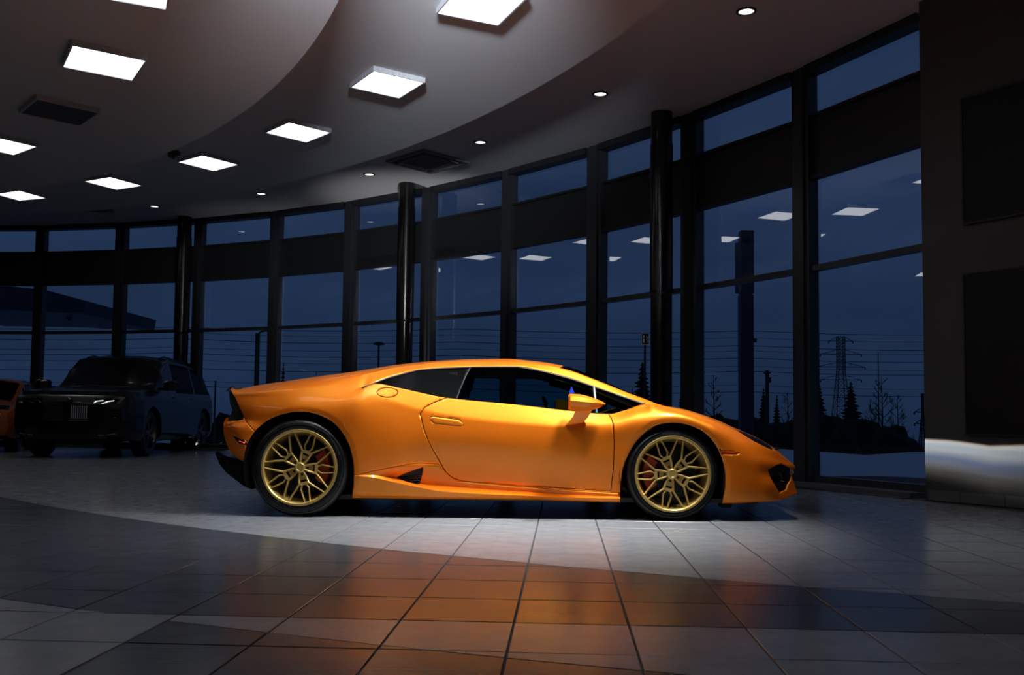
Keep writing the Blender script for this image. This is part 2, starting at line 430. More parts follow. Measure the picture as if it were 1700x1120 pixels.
def polar(c, r, deg): return c.x + r * math.cos(math.radians(deg)), c.y + r * math.sin(math.radians(deg))
names2 = {24.3: 'lit square ceiling light at the top edge, right of centre', 33.7: 'large lit square ceiling light on the middle tier above the cabin', 43.0: 'lit square ceiling light on the middle tier, third from the right',
          52.3: 'lit square ceiling light beside the small detector on the middle tier', 61.8: 'lit square ceiling light touching the inner tier edge', 70.8: 'smallest lit square ceiling light, farthest away at left'}
for dg in (24.3, 33.7, 43.0, 52.3, 61.8, 70.8, 80.2, -3.9):
    x, y = polar(T2C, 13.82, dg); led_panel(x, y, CEIL2, math.radians(dg), True, names2.get(dg, 'lit square ceiling light of the middle tier, beyond the picture at %s degrees' % dg))
names1 = {33.3: 'lit square ceiling light with a thick dark edge on the inner tier at upper left', 42.7: 'unlit dark square ceiling light on the inner tier', 52.1: 'lit square ceiling light on the inner tier cut by the left edge', 24.0: 'lit square ceiling light cut by the top left edge of the picture'}
for dg in (24.0, 33.3, 42.7, 52.1, 61.4, 14.7):
    x, y = polar(T1C, 10.76, dg); led_panel(x, y, CEIL1, math.radians(dg), dg != 42.7, names1.get(dg, 'lit square ceiling light of the inner tier, beyond the picture at %s degrees' % dg))
for dg, nm in ((5.0, 'first'), (14.4, 'second'), (23.8, 'third'), (33.2, 'fourth'), (42.6, 'fifth'), (52.0, 'sixth')):
    x, y = polar(T1C, 7.7, dg); led_panel(x, y, CEIL1, math.radians(dg), True, 'lit square ceiling light of the innermost ring outside the picture, %s along it' % nm)
dls = [((2.23, 8.71), 'round downlight nearest the right wall'), ((1.04, 11.03), 'second round downlight from the right wall'), ((-.49, 13.06), 'round downlight just right of the ceiling cassette'),
       ((-2.37, 14.89), 'round downlight just left of the ceiling cassette'), ((-4.52, 16.3), 'round downlight, second from the left'), ((-6.86, 17.41), 'leftmost round downlight, above the black suv'),
       ((3.05, 5.95), 'round downlight outside the picture')]
for (x, y), lab in dls:
    root = empty('downlight', (x, y, CEIL3)); tag(root, lab, 'downlight', 'round downlights in the outer ceiling')
    m = MB(); m.lathe([(.072, -.001), (.098, -.001), (.098, -.008), (.076, -.014), (.072, -.001)], 32); m.build('trim_ring', MATS['black_plastic'], root, smooth=40)
    m = MB(); m.lathe([(0, -.006), (.072, -.004)], 32); m.build('lens', down_emit, root)
def cassette(x, y, rz, label):
    root = empty('air_conditioner', (x, y, CEIL3), rz); tag(root, label, 'air conditioner')
    S = .46; body = pbr('cassette_grey', (.16, .16, .165), .5) if 'cassette_grey' not in MATS else MATS['cassette_grey']
    m = MB(); O, I = S, .27
    for q in ((-O, O, -O, -.40), (-O, O, .40, O), (-O, -.40, -.40, .40), (.40, O, -.40, .40), (-.30, .30, -.30, -I), (-.30, .30, I, .30), (-.30, -I, -I, I), (I, .30, -I, I)): m.box(q[0], q[1], q[2], q[3], -.035, 0)
    m.build('face_frame', body, root)
    for k in range(4):
        M = Matrix.Rotation(k * PI / 2, 4, 'Z') @ Matrix.Translation((0, -.35, -.03)) @ Matrix.Rotation(math.radians(28), 4, 'X')
        m = MB(); m.box(-.29, .29, -.045, .045, -.006, .006, M=M); m.build('flap', body, root)
    m = MB(); m.box(-.40, .40, -.40, .40, -.006, -.001); m.build('recess', MATS['black_plastic'], root)
    m = MB()
    for i in range(27): m.box(-.265 + i * .02, -.257 + i * .02, -.27, .27, -.030, -.012)
    m.build('grille', body, root)
cassette(-1.339, 14.064, math.radians(-44.5), 'square air conditioning cassette in the outer ceiling above the middle column')
cassette(-8.13, 18.25 - .9, math.radians(-70), 'dim square air conditioning cassette in the outer ceiling at far left')
m = MB(); m.box(-.07, .07, -.05, .05, -.09, 0); m.lathe([(0, -.12), (.03, -.11), (.035, -.09)], 16)
o = m.build('motion_detector', MATS['panel_off']); o.location = (-4.80, 12.82, CEIL2); tag(o, 'small dark motion detector beside a lit square ceiling light', 'detector')
# low floor spots that wash the feet of the posts and the middle column
for (x, y, tx, ty, pw, lab) in ((-1.90, 15.10, -1.84, 15.5, 220, 'small floor spot at the foot of the middle column'), (-2.70, 16.45, -2.86, 16.9, 25, 'small floor spot left of the middle column'), (-4.30, 17.35, -4.50, 17.75, 30, 'small floor spot behind the tail of the orange car'), (-6.15, 18.10, -6.30, 18.5, 20, 'small floor spot behind the rear wheel of the black suv'), (-9.80, 19.00, -9.95, 19.4, 10, 'small floor spot behind the bonnet of the black suv')):
    root = empty('floor_spot', (x, y, 0)); tag(root, lab, 'spotlight', 'floor spots under the windows')
    m = MB(); m.lathe([(0, 0), (.05, 0), (.05, .05), (.04, .07), (.04, .05), (0, .05)], 20); m.build('housing', black_matt, root, smooth=30)
    l = bpy.data.lights.new('lamp', 'SPOT'); l.energy = pw; l.spot_size = math.radians(50); l.spot_blend = 1; l.shadow_soft_size = .02
    lo = bpy.data.objects.new('lamp', l); C.objects.link(lo); lo.parent = root; lo.location = (0, 0, .08)
    lo.rotation_euler = Vector((tx - x, ty - y, 1.5)).to_track_quat('-Z', 'Y').to_euler()
# ================================================================ the orange sports car
CARY = 7.45                                   # centre line; near side is at smaller Y
def wp(px, py, w):
    """point of the car side seen at (px,py) when it lies w metres to the near side of the centre line"""
    p = at_y(px, py, CARY - w); return (p.x, w, p.z)
# each row runs tail -> nose: (px, py, w)
ROWS = [
 # 0 bottom edge
 [(400, 764, .80), (430, 775, .90), (500, 815, .90), (584, 826, .90), (720, 828, .90), (860, 829.5, .905), (1031, 833.5, .92), (1115, 835, .92), (1199, 835.5, .93), (1268, 832.5, .915), (1293, 830, .88), (1323, 819, .80)],
 # 1 lower skirt crease
 [(386, 754, .80), (420, 765, .92), (500, 800, .93), (586, 789.5, .945), (609, 791, .945), (655, 800, .945), (693, 808, .945), (737, 815.5, .94), (860, 822, .94), (1030, 827, .94), (1115, 826, .95), (1203, 822, .955), (1268, 822, .93), (1300, 820, .86), (1322, 814, .79)],
 # 2 shelf inner edge
 [(376, 736, .80), (410, 745, .93), (500, 780, .945), (588, 788.2, .943), (620, 788, .93), (658, 793, .875), (704, 803, .850), (747, 807, .848), (860, 815, .855), (1030, 824, .915), (1115, 805, .955), (1204, 800, .965), (1268, 805, .935), (1300, 806, .85), (1318, 800, .78)],
 # 3 blade / lower door crease
 [(372, 703, .79), (400, 712, .92), (500, 755, .955), (588, 787, .942), (658, 773.3, .925), (692, 769, .900), (735, 770.3, .880), (790, 777, .874), (880, 789, .876), (1014, 803, .912), (1115, 790, .955), (1205, 781, .968), (1250, 784, .945), (1290, 788, .85), (1315, 786, .77)],
 # 4 middle of the side
 [(404, 693, .86), (425, 700, .91), (500, 725, .968), (588, 735, .965), (650, 733, .950), (705, 732, .928), (780, 733, .922), (880, 740, .920), (1014, 745, .937), (1115, 745, .965), (1195, 748, .968), (1250, 762, .935), (1299, 772, .83), (1320, 774, .77)],
 # 5 shoulder crease
 [(394.5, 670, .845), (430, 677, .90), (500, 672, .945), (560, 666, .945), (606, 655, .930), (646, 664, .918), (698, 680, .913), (774, 694, .913), (860, 703, .913), (950, 708, .918), (1014, 703, .930), (1060, 692, .948), (1115, 687, .955), (1180, 706, .955), (1225, 735, .925), (1280, 758, .84), (1315, 769, .76)],
 # 6 belt line
 [(390, 660, .83), (430, 660, .87), (500, 656, .905), (560, 650, .895), (598.5, 643.4, .88), (624.5, 636.5, .865), (664, 644, .862), (741, 660, .852), (860, 671.8, .845), (941, 681, .845), (1011, 687, .842), (1036, 681, .81), (1072.5, 670.9, .765), (1110, 679, .82), (1160, 694, .84), (1222, 722, .83), (1284, 748, .79), (1308, 763, .74)],
 # 7 top of the side windows
 [(387, 654, .82), (430, 650, .85), (500, 644, .865), (560, 638, .85), (598.5, 642.6, .875), (646, 626, .80), (692, 613.6, .73), (722, 610.6, .69), (784, 608, .64), (860, 607.5, .62), (901, 615, .615), (947, 627.4, .625), (978, 638, .645), (1023.5, 653.4, .69), (1072.5, 670.6, .760), (1110, 676, .77), (1160, 689, .78), (1222, 715, .77), (1280, 743, .73), (1300, 756, .70)],
 # 8 outer roof rail / fender crest
 [(385, 650, .80), (410, 652, .82), (462, 642.7, .82), (523.5, 634.4, .81), (603, 621.5, .77), (658, 610, .70), (689, 606, .66), (722, 602, .62), (784, 599.6, .56), (860, 600, .54), (886, 603, .54), (938, 612.5, .55), (993, 632, .59), (1039, 650.4, .64), (1072.5, 662.8, .68), (1094, 671, .70), (1146, 684, .69), (1185, 699, .66), (1222, 714.5, .64), (1270, 738, .62), (1296, 753, .60)],
 # 9 top halfway to the centre
 [(384, 648, .50), (441, 638.5, .52), (511, 628, .50), (600, 615.5, .44), (658, 606.3, .36), (722.4, 600, .30), (784, 596.9, .28), (842, 596.3, .27), (886, 600, .27), (938, 608.5, .28), (993, 629, .30), (1039, 649, .32), (1094, 672, .35), (1130, 678, .36), (1185.7, 695, .36), (1222, 711, .35), (1253, 724.5, .34), (1280, 740, .33), (1298, 752, .32)],
 # 10 centre line
 [(386, 650, 0), (441, 641, 0), (511, 630, 0), (600, 617, 0), (658, 606.5, 0), (722.4, 599.6, 0), (784, 596.6, 0), (842, 596, 0), (886, 599.6, 0), (938, 608, 0), (993, 629, 0), (1039, 650, 0), (1094, 677, 0), (1130, 686, 0), (1186, 701, 0), (1222, 716, 0), (1253, 729, 0), (1280, 742, 0), (1290, 749, 0)],
]
def pchip(xs, ys):
    xs, ys = np.array(xs, float), np.array(ys, float); h = np.diff(xs); d = np.diff(ys) / h; m = np.zeros(len(xs))
    for i in range(1, len(xs) - 1):
        if d[i - 1] * d[i] > 0:
            w1, w2 = 2 * h[i] + h[i - 1], h[i] + 2 * h[i - 1]; m[i] = (w1 + w2) / (w1 / d[i - 1] + w2 / d[i])
    m[0], m[-1] = d[0], d[-1]
    # soften: average with catmull-rom slope where monotone slope is zero
    def f(x):
        i = np.clip(np.searchsorted(xs, x) - 1, 0, len(xs) - 2); t = (x - xs[i]) / h[i]
        return ((2 * t**3 - 3 * t**2 + 1) * ys[i] + (t**3 - 2 * t**2 + t) * h[i] * m[i] + (-2 * t**3 + 3 * t**2) * ys[i + 1] + (t**3 - t**2) * h[i] * m[i + 1])
    return f
RF = []
for r in ROWS:
    P = [wp(*q) for q in r]; xs = [p[0] for p in P]; RF.append((xs[0], xs[-1], pchip(xs, [p[1] for p in P]), pchip(xs, [p[2] for p in P])))
XA, XB = -1.60, 1.45; NT, NM, NN = 34, 250, 52
def row_pts(i):
    x0, x1, fw, fz = RF[i]
    X = np.concatenate([np.linspace(x0, XA, NT, endpoint=False), np.linspace(XA, XB, NM, endpoint=False), XB + (x1 - XB) * np.linspace(0, 1, NN)])
    return np.c_[X, fw(X), fz(X)]
RP = np.array([row_pts(i) for i in range(11)])            # rows x cols x 3
SUB = [3, 4, 6, 10, 10, 10, 16, 5, 7, 7]
def crease(i, X):
    cab = np.clip(np.minimum((X + 1.15) / .15, (1.02 - X) / .15), 0, 1)
    mid = np.clip(np.minimum((X + 1.22) / .15, (.85 - X) / .3), 0, 1)
    if i in (0, 10): return np.ones_like(X)
    if i in (1, 2): return mid
    if i == 3: return np.clip(np.minimum((X + 1.22) / .1, (.8 - X) / .6), 0, 1)
    if i == 5: return .65 * np.clip(np.minimum((X + 1.1) / .3, (.75 - X) / .4), 0, 1)
    if i in (6, 7): return cab
    if i == 8: return np.clip(.45 + cab * .4, 0, 1)
    return np.zeros_like(X)
ncol = RP.shape[1]; SEG = np.diff(RP, axis=0)             # 10 x cols x 3
LEN = np.linalg.norm(SEG, axis=2) + 1e-6
grid = []; rowpos = []
for i in range(10):
    Xc = RP[i, :, 0]
    def tang(k):
        """(tangent leaving row k upward, tangent arriving at row k from below) as direction per metre"""
        up = SEG[k] / LEN[k][:, None] if k < 10 else None; dn = SEG[k - 1] / LEN[k - 1][:, None] if k > 0 else None
        if up is None: return dn, dn
        if dn is None: return up, up
        if k == 0: return up, up
        L0, L1 = LEN[k - 1][:, None], LEN[k][:, None]
        cen = (up * L0 + dn * L1) / (L0 + L1); c = crease(k, RP[k, :, 0])[:, None]
        return up * c + cen * (1 - c), dn * c + cen * (1 - c)
    m0 = tang(i)[0]; m1 = tang(i + 1)[1] if i + 1 < 10 else np.tile(np.array([0., -1., 0.]), (ncol, 1))
    L = LEN[i][:, None]
    for s in range(SUB[i]):
        t = s / SUB[i]
        P = (2 * t**3 - 3 * t**2 + 1) * RP[i] + (t**3 - 2 * t**2 + t) * L * m0 + (-2 * t**3 + 3 * t**2) * RP[i + 1] + (t**3 - t**2) * L * m1
        grid.append(P); rowpos.append(i + t)
grid.append(RP[10]); rowpos.append(10.)
grid = np.array(grid); rowpos = np.array(rowpos); nrow = len(rowpos)
# nose and tail: wrap round to the centre line
NW = 12
def wrap(col, sgn, bulge):
    out = []; wend = np.maximum(col[:, 1], 0)
    for k in range(1, NW + 1):
        f = 1 - k / NW; q = col.copy(); q[:, 1] = wend * f; q[:, 0] = col[:, 0] + sgn * bulge * (1 - f * f) * np.clip(wend / .7, 0, 1); out.append(q)
    return out
tail = wrap(grid[:, 0], -1, .06)[::-1]; nose = wrap(grid[:, -1], 1, .05)
G = np.concatenate([np.stack(tail, 1), grid, np.stack(nose, 1)], axis=1); nc = G.shape[1]

class Skin:
    """near-side surface; faces carry (row position, column) and are cut along outlines drawn in side view"""
    def __init__(s, G, rowpos, c0, c1):
        s.P = [tuple(p) for p in G.reshape(-1, 3)]; nr, nc = G.shape[:2]; s.F = []; s.R = []; s.Cc = []
        for i in range(nr - 1):
            for j in range(nc - 1):
                s.F.append([i * nc + j, i * nc + j + 1, (i + 1) * nc + j + 1, (i + 1) * nc + j]); s.R.append((rowpos[i] + rowpos[i + 1]) / 2); s.Cc.append(j)
        s.L = ['body'] * len(s.F); s.upd()
    def upd(s):
        P = np.array(s.P); W = P.copy(); W[:, 1] = CARY - P[:, 1]; s.px = proj(W)
    def cut(s, gfun, level=0.0, cond=None, only=None):
        """split faces along gfun(px array)=level; returns g per vertex"""
        g = gfun(s.px) - level; P = s.P; cache = {}; NF, NR, NC_, NL = [], [], [], []
        newpx = []; base = len(P)
        for fi, f in enumerate(s.F):
            gs = [g[v] for v in f]
            if (cond and not cond(s.R[fi], s.Cc[fi])) or (only and s.L[fi] not in only) or min(gs) >= 0 or max(gs) <= 0:
                NF.append(f); NR.append(s.R[fi]); NC_.append(s.Cc[fi]); NL.append(s.L[fi]); continue
            pos, neg = [], []; n = len(f)
            for k in range(n):
                a, b = f[k], f[(k + 1) % n]; ga, gb = g[a], g[b]
                (pos if ga >= 0 else neg).append(a)
                if (ga >= 0) != (gb >= 0):
                    key = (min(a, b), max(a, b))
                    if key not in cache:
                        t = ga / (ga - gb); t = min(max(t, .02), .98)
                        P.append(tuple(P[a][q] + (P[b][q] - P[a][q]) * t for q in range(3))); cache[key] = len(P) - 1
                        newpx.append(s.px[a] + (s.px[b] - s.px[a]) * t)
                    c = cache[key]; pos.append(c); neg.append(c)
            for poly in (pos, neg):
                if len(poly) >= 3: NF.append(poly); NR.append(s.R[fi]); NC_.append(s.Cc[fi]); NL.append(s.L[fi])
        if newpx: s.px = np.vstack([s.px, np.array(newpx)])
        s.F, s.R, s.Cc, s.L = NF, NR, NC_, NL
    def cents(s): return np.array([s.px[f].mean(0) for f in s.F])
    def label(s, gfun, name, sign=-1, level=0.0, cond=None, only=('body',)):
        g = gfun(s.cents()) - level
        for i in range(len(s.F)):
            if g[i] * sign > 0 and s.L[i] in only and (not cond or cond(s.R[i], s.Cc[i])): s.L[i] = name
    def region(s, poly, name, gap=.55, cond=None, only=('body',), closed=True):
        gf = lambda p: sdf(p, poly)
        if gap:
            s.cut(gf, -gap, cond, only); s.cut(gf, gap, cond, only)
            g = gf(s.cents())
            for i in range(len(s.F)):
                if s.L[i] in only and (not cond or cond(s.R[i], s.Cc[i])):
                    if g[i] < -gap: s.L[i] = name
                    elif g[i] < gap: s.L[i] = 'gap'
        else:
            s.cut(gf, 0, cond, only); s.label(gf, name, -1, 0, cond, only)
    def extract(s, names, both=True, near=True):
        names = (names,) if isinstance(names, str) else names
        fs = [f for f, l in zip(s.F, s.L) if l in names]; used = sorted({v for f in fs for v in f}); ix = {v: i for i, v in enumerate(used)}
        V = [s.P[v] for v in used]; F = [[ix[v] for v in f] for f in fs]; outV, outF = [], []
        if near: outV += [(x, -w, z) for x, w, z in V]; outF += F
        if both:
            o = len(outV); outV += [(x, w, z) for x, w, z in V]; outF += [[v + o for v in f[::-1]] for f in F]
        return outV, outF
def sdf(p, poly):
    """signed distance in pixels, negative inside"""
    p = np.asarray(p, float); poly = np.asarray(poly, float); d2 = np.full(len(p), 1e18); ins = np.zeros(len(p), bool); n = len(poly)
    for i in range(n):
        a, b = poly[i], poly[(i + 1) % n]; ab = b - a; ap = p - a; t = np.clip((ap @ ab) / max(ab @ ab, 1e-9), 0, 1)
        d2 = np.minimum(d2, ((ap - t[:, None] * ab) ** 2).sum(1))
        cr = (a[1] > p[:, 1]) != (b[1] > p[:, 1])
        with np.errstate(divide='ignore', invalid='ignore'): xi = (b[0] - a[0]) * (p[:, 1] - a[1]) / (b[1] - a[1]) + a[0]
        ins ^= cr & (p[:, 0] < xi)
    d = np.sqrt(d2); return np.where(ins, -d, d)
def smooth_poly(pts, k=6, closed=True):
    pts = [np.array(p, float) for p in pts]; n = len(pts); out = []
    for i in range(n if closed else n - 1):
        p0, p1, p2, p3 = (pts[(i + q) % n] if closed else pts[min(max(i + q, 0), n - 1)] for q in (-1, 0, 1, 2))
        for j in range(k):
            t = j / k; out.append(.5 * ((2 * p1) + (-p0 + p2) * t + (2 * p0 - 5 * p1 + 4 * p2 - p3) * t**2 + (-p0 + 3 * p1 - 3 * p2 + p3) * t**3))
    return out
sk = Skin(G, rowpos, 0, nc)
c_lo, c_hi = NW, NW + ncol - 1
side = lambda r, c: r < 8.2
# wheel arches: fender opening and flare lip
rear_arch = smooth_poly([(404, 763), (409, 738), (425.6, 712), (456, 691.5), (493, 683), (525, 687), (554, 702), (575.5, 730), (585, 760), (587.5, 788), (584, 826)], 6, False) + [(583, 900), (404, 900)]
front_arch = smooth_poly([(1030, 834), (1031, 800), (1036, 772), (1054, 736), (1081.6, 710), (1109, 701.7), (1140, 704), (1170.4, 718), (1191.8, 744), (1203, 776), (1204.5, 806), (1199.4, 836)], 6, False) + [(1199, 900), (1030, 900)]
flare_r = [(410, 760), (414, 735), (430, 706), (458, 684), (495, 675), (530, 679), (562, 696), (584, 727), (594, 760), (596, 786)]
flare_f = [(1024, 812), (1026, 790), (1033, 765), (1050, 728), (1078, 701), (1110, 692.5), (1145, 696), (1178, 713), (1200, 742), (1212, 776), (1213, 815)]
for arch, fl in ((rear_arch, flare_r), (front_arch, flare_f)):
    lip = smooth_poly(fl, 5, False) + [(fl[-1][0], 900), (fl[0][0], 900)]
    g = lambda p, lip=lip: sdf(p, lip)
    sk.cut(g, 0, side)
    d = g(sk.px)
    for i in np.nonzero(d < 0)[0]:
        x, w, z = sk.P[i]
        if w > .78: sk.P[i] = (x, w - min(.22 * (-d[i]) / 238, .02), z)
    sk.cut(lambda p, arch=arch: sdf(p, arch), 0, side); sk.label(lambda p, arch=arch: sdf(p, arch), 'hole', -1, 0, side)
# window openings
sk.L = ['glass' if (l == 'body' and 6 < r < 7 and c_lo < c < c_hi and 598 < sk.px[f].mean(0)[0] < 1073) else l for f, l, r, c in zip(sk.F, sk.L, sk.R, sk.Cc)]
ws = lambda r, c: r > 8
Wpoly = [(938, 590), (1094.5, 590), (1094.5, 690), (938, 690)]
sk.L = ['windshield' if (l == 'body' and r > 8 and (938 - (10 - r) * 4) < sk.px[f].mean(0)[0] < (1093 + (r - 8) * 5)) else l for f, l, r in zip(sk.F, sk.L, sk.R)]
# panels
door = smooth_poly([(741, 656), (740.7, 660), (719, 668.5), (699.4, 679)], 3, False) + smooth_poly([(698, 687), (702.5, 708.5), (711.7, 733), (727, 760.5), (740.7, 783.4), (757, 796)], 4, False) + \
    [(764, 797.8), (860, 806), (950, 811), (1014, 815)] + smooth_poly([(1018.6, 776), (1019.3, 733), (1016.8, 700), (1010.5, 687), (1009, 680)], 4, False) + [(900, 640)]
sk.region(door, 'door', .6, lambda r, c: r < 6)
skirt = [(560, 840), (583.5, 788.2), (596, 787.4)] + smooth_poly([(620, 782), (658, 773.6), (692, 769.2), (735, 770.6)], 4, False) + [(741, 784), (757, 798.5), (860, 808), (1014, 817.5), (1036, 818), (1036, 850), (560, 850)]
sk.region(skirt, 'skirt', .35, lambda r, c: r < 4)
sk.region([(657.5, 793.2), (664, 789), (704, 773.8), (701.5, 785), (696, 803), (692, 803.4), (675, 799)], 'hole', 0, lambda r, c: r < 4, ('skirt', 'body'))
bump = [(340, 706), (380, 706), (404, 693), (407, 697), (418.5, 712), (424, 716), (430, 740), (404, 800), (340, 800)]
sk.region(bump, 'bumper', .5, lambda r, c: r < 6)
th = np.linspace(0, 2 * PI, 28, endpoint=False)
sk.region([(642.8 + 17.3 * math.cos(a), 651.3 + 8 * math.sin(a)) for a in th], 'cap', .45, lambda r, c: 5 < r < 6.6)
hnd = [(713, 694), (717.5, 690.8), (762, 696.5), (769.5, 704), (767, 707.3), (758, 707), (719, 702.5)]
sk.region(hnd, 'handle', .5, lambda r, c: r < 6, ('door',))
sk.region([(386, 721.5), (397, 727), (410.5, 732.5), (410, 739.5), (398, 737), (390, 729)], 'rear_marker', 0, lambda r, c: r < 6, ('bumper',))
sk.region([(1195.2, 746.3), (1222, 750.2), (1226.5, 752), (1224, 754.3), (1199, 754.3)], 'front_marker', .3, side)
hl = [(1222, 713.3), (1232, 716), (1250, 723), (1270, 732), (1278, 737), (1284.5, 747), (1274, 743), (1252, 732), (1236, 722)]
sk.region(hl, 'headlight', .35, lambda r, c: 5 < r < 9)
sk.region([(1274.5, 780.5), (1281, 776), (1297, 768.5), (1308, 773), (1316, 781), (1313, 795), (1307, 806), (1306, 812), (1294, 818.5), (1288, 808), (1280, 794)], 'hole', 0, lambda r, c: r < 6)
# front grille openings on the wrap
for i in range(len(sk.F)):
    if sk.Cc[i] > c_hi + 1 and .9 < sk.R[i] < 3.4 and sk.L[i] == 'body': sk.L[i] = 'grille'
    if sk.Cc[i] < c_lo + 0 and 4 < sk.R[i] < 6.6 and sk.L[i] == 'body': sk.L[i] = 'tailpanel'
paint = pbr('orange_paint', (.66, .080, .001), .40, metal=.0, spec=.2, coat=.45, coat_rough=.03)
def _flake(m):     # golden metal flake under the clear coat
    nt = m.node_tree; b = nt.nodes['Principled BSDF']; o = nt.nodes['Material Output']
    g = N(nt, 'ShaderNodeBsdfAnisotropic'); g.inputs['Color'].default_value = (1, .45, .025, 1); g.inputs['Roughness'].default_value = .55
    mx = N(nt, 'ShaderNodeMixShader'); mx.inputs[0].default_value = .36; nt.links.new(b.outputs[0], mx.inputs[1]); nt.links.new(g.outputs[0], mx.inputs[2]); nt.links.new(mx.outputs[0], o.inputs[0])
_flake(paint)
tint = glass('tinted_glass', (.36, .62, .68), .02, 1.5)
dark_glass = pbr('black_glass', (.002, .002, .002), .25, spec=.02)
car = empty('sports_car', (0, CARY, 0)); tag(car, 'low orange two-seat sports car with gold multi-spoke wheels, centre of the showroom', 'car')
def skin_obj(name, labels, mats, parent, near=True, both=True, thick=.012, ang=24, off=0.0, largest=False):
    V, F = sk.extract(labels, both, near)
    me = bpy.data.meshes.new(name); me.from_pydata(V, [], F); me.update()
    bm = bmesh.new(); bm.from_mesh(me); bmesh.ops.remove_doubles(bm, verts=bm.verts, dist=.0004)
    if largest:
        seen = set(); best = []
        for f0 in bm.faces:
            if f0 in seen: continue
            st_ = [f0]; seen.add(f0); isl = []
            while st_:
                f = st_.pop(); isl.append(f)
                for e_ in f.edges:
                    for g_ in e_.link_faces:
                        if g_ not in seen: seen.add(g_); st_.append(g_)
            if len(isl) > len(best): best = isl
        keep = set(best); bmesh.ops.delete(bm, geom=[f for f in bm.faces if f not in keep], context='FACES')
    bmesh.ops.dissolve_degenerate(bm, edges=bm.edges, dist=.0002); bm.to_mesh(me); bm.free()
    if off:
        me.update(); bm = bmesh.new(); bm.from_mesh(me); bm.normal_update()
        for v in bm.verts: v.co += v.normal * off
        bm.to_mesh(me); bm.free()
    smooth_sharp(me, ang)
    o = link_mesh(name, me, mats, parent)
    if thick:
        md = o.modifiers.new('thickness', 'SOLIDIFY'); md.thickness = thick; md.offset = -1; md.use_rim = True
    return o
# in car space the near side is local y = -w
body = skin_obj('body_shell', 'body', paint, car)
for nr_, bo in ((True, False), (False, True)):
    d = skin_obj('door', 'door', paint, car, nr_, bo)
    skin_obj('door_handle', 'handle', paint, d, nr_, bo, .010, off=.002)
    skin_obj('side_skirt', 'skirt', paint, car, nr_, bo)
    o = skin_obj('headlight', 'headlight', dark_glass, car, nr_, bo, .006, off=-.003); tag(o, 'dark glass headlight')
    skin_obj('front_marker', 'front_marker', pbr('amber_lens', (.35, .03, .004), .15) if 'amber_lens' not in MATS else MATS['amber_lens'], car, nr_, bo, .006)
skin_obj('rear_bumper', 'bumper', paint, car)
skin_obj('fuel_cap', 'cap', paint, car, True, False)
skin_obj('windshield', 'windshield', glass('windshield_glass', (.25, .3, .3), .2, 1.5), car, thick=0)
skin_obj('front_grille', 'grille', black_matt, car, True, False, 0, off=-.02, largest=True); skin_obj('front_grille', 'grille', black_matt, car, False, True, 0, off=-.02, largest=True)
skin_obj('tail_panel', 'tailpanel', black_gloss, car, thick=.01)
# side glass: rear quarter is black, door glass is tinted and see-through
sk.L = [('quarter' if sk.px[f].mean(0)[0] < 757 + (662 - sk.px[f].mean(0)[1]) * .42 else 'doorglass') if l == 'glass' else l for f, l in zip(sk.F, sk.L)]
# keep the small orange recess at the tip of the quarter window
sk.L = ['tip' if (l == 'quarter' and sk.px[f].mean(0)[0] < 625) else l for f, l in zip(sk.F, sk.L)]
for nr_, bo in ((True, False), (False, True)):
    skin_obj('quarter_window', ('quarter', 'tip'), dark_glass, car, nr_, bo, .004, off=-.006)
    skin_obj('rear_marker', 'rear_marker', black_gloss, car, nr_, bo, .006, largest=True)
    skin_obj('door_window', 'doorglass', tint, car, nr_, bo, 0, off=-.006)
# marker lamps
mm = MB()
for sy in (-1,): 
    p = [wp(399, 731.5, .90), wp(408, 735, .915)]
    q = p[0]; r = p[1]; mm.tube([(q[0], -q[1] - .012, q[2]), (r[0], -r[1] - .012, r[2])], .007, 8)
o = mm.build('marker_lamp', emitter('red_lamp', (1, .05, .02), 1.6), car); tag(o, 'glowing red marker lamp')
# inner black structure closing the gaps, with arch and window openings
inner = Skin(G[::2, ::3], rowpos[::2], 0, 0)
for arch in (rear_arch, front_arch): inner.label(lambda p, arch=arch: sdf(p, arch), 'hole', -1, 2, lambda r, c: r < 8.2)
inner.label(lambda p: sdf(p, [(598, 650), (690, 612), (784, 606), (870, 606), (1075, 670), (1011, 690), (860, 674), (741, 662)]), 'hole', -1, 1.5, lambda r, c: 5.8 < r < 7.3)
inner.L = ['hole' if (l == 'body' and r > 8 and 930 < inner.px[f].mean(0)[0] < 1100) else l for f, l, r in zip(inner.F, inner.L, inner.R)]
V, F = inner.extract('body'); me = bpy.data.meshes.new('inner_structure'); me.from_pydata(V, [], F); bm = bmesh.new(); bm.from_mesh(me)
bmesh.ops.remove_doubles(bm, verts=bm.verts, dist=.0005); bm.normal_update()
for v in bm.verts: v.co -= v.normal * .035
bm.to_mesh(me); bm.free(); link_mesh('inner_structure', me, black_matt, car)
# floor pan
b = MB(); b.box(-1.72, 1.60, -.84, .84, .118, .15); b.box(1.25, 1.80, -.70, .70, .108, .13); b.box(1.55, 1.62, -.66, -.52, .07, .11); b.build('underbody', black_matt, car)
# wheel housings
for wx, r in ((-1.487, .395), (1.1376, .372)):
    for sy in (-1, 1):
        b = MB(); v = []; f = []; n = 26
        for i in range(n + 1):
            a = PI * (-.12 + 1.24 * i / n)
            for y in (.93, .55): v.append((wx + r * math.cos(a), sy * y, .34 + r * math.sin(a)))
        for i in range(n): f.append((i * 2, i * 2 + 1, i * 2 + 3, i * 2 + 2))
        f.append(tuple(range(1, 2 * n + 3, 2)))
        b.add(v, f); b.build('wheel_housing', black_matt, car)
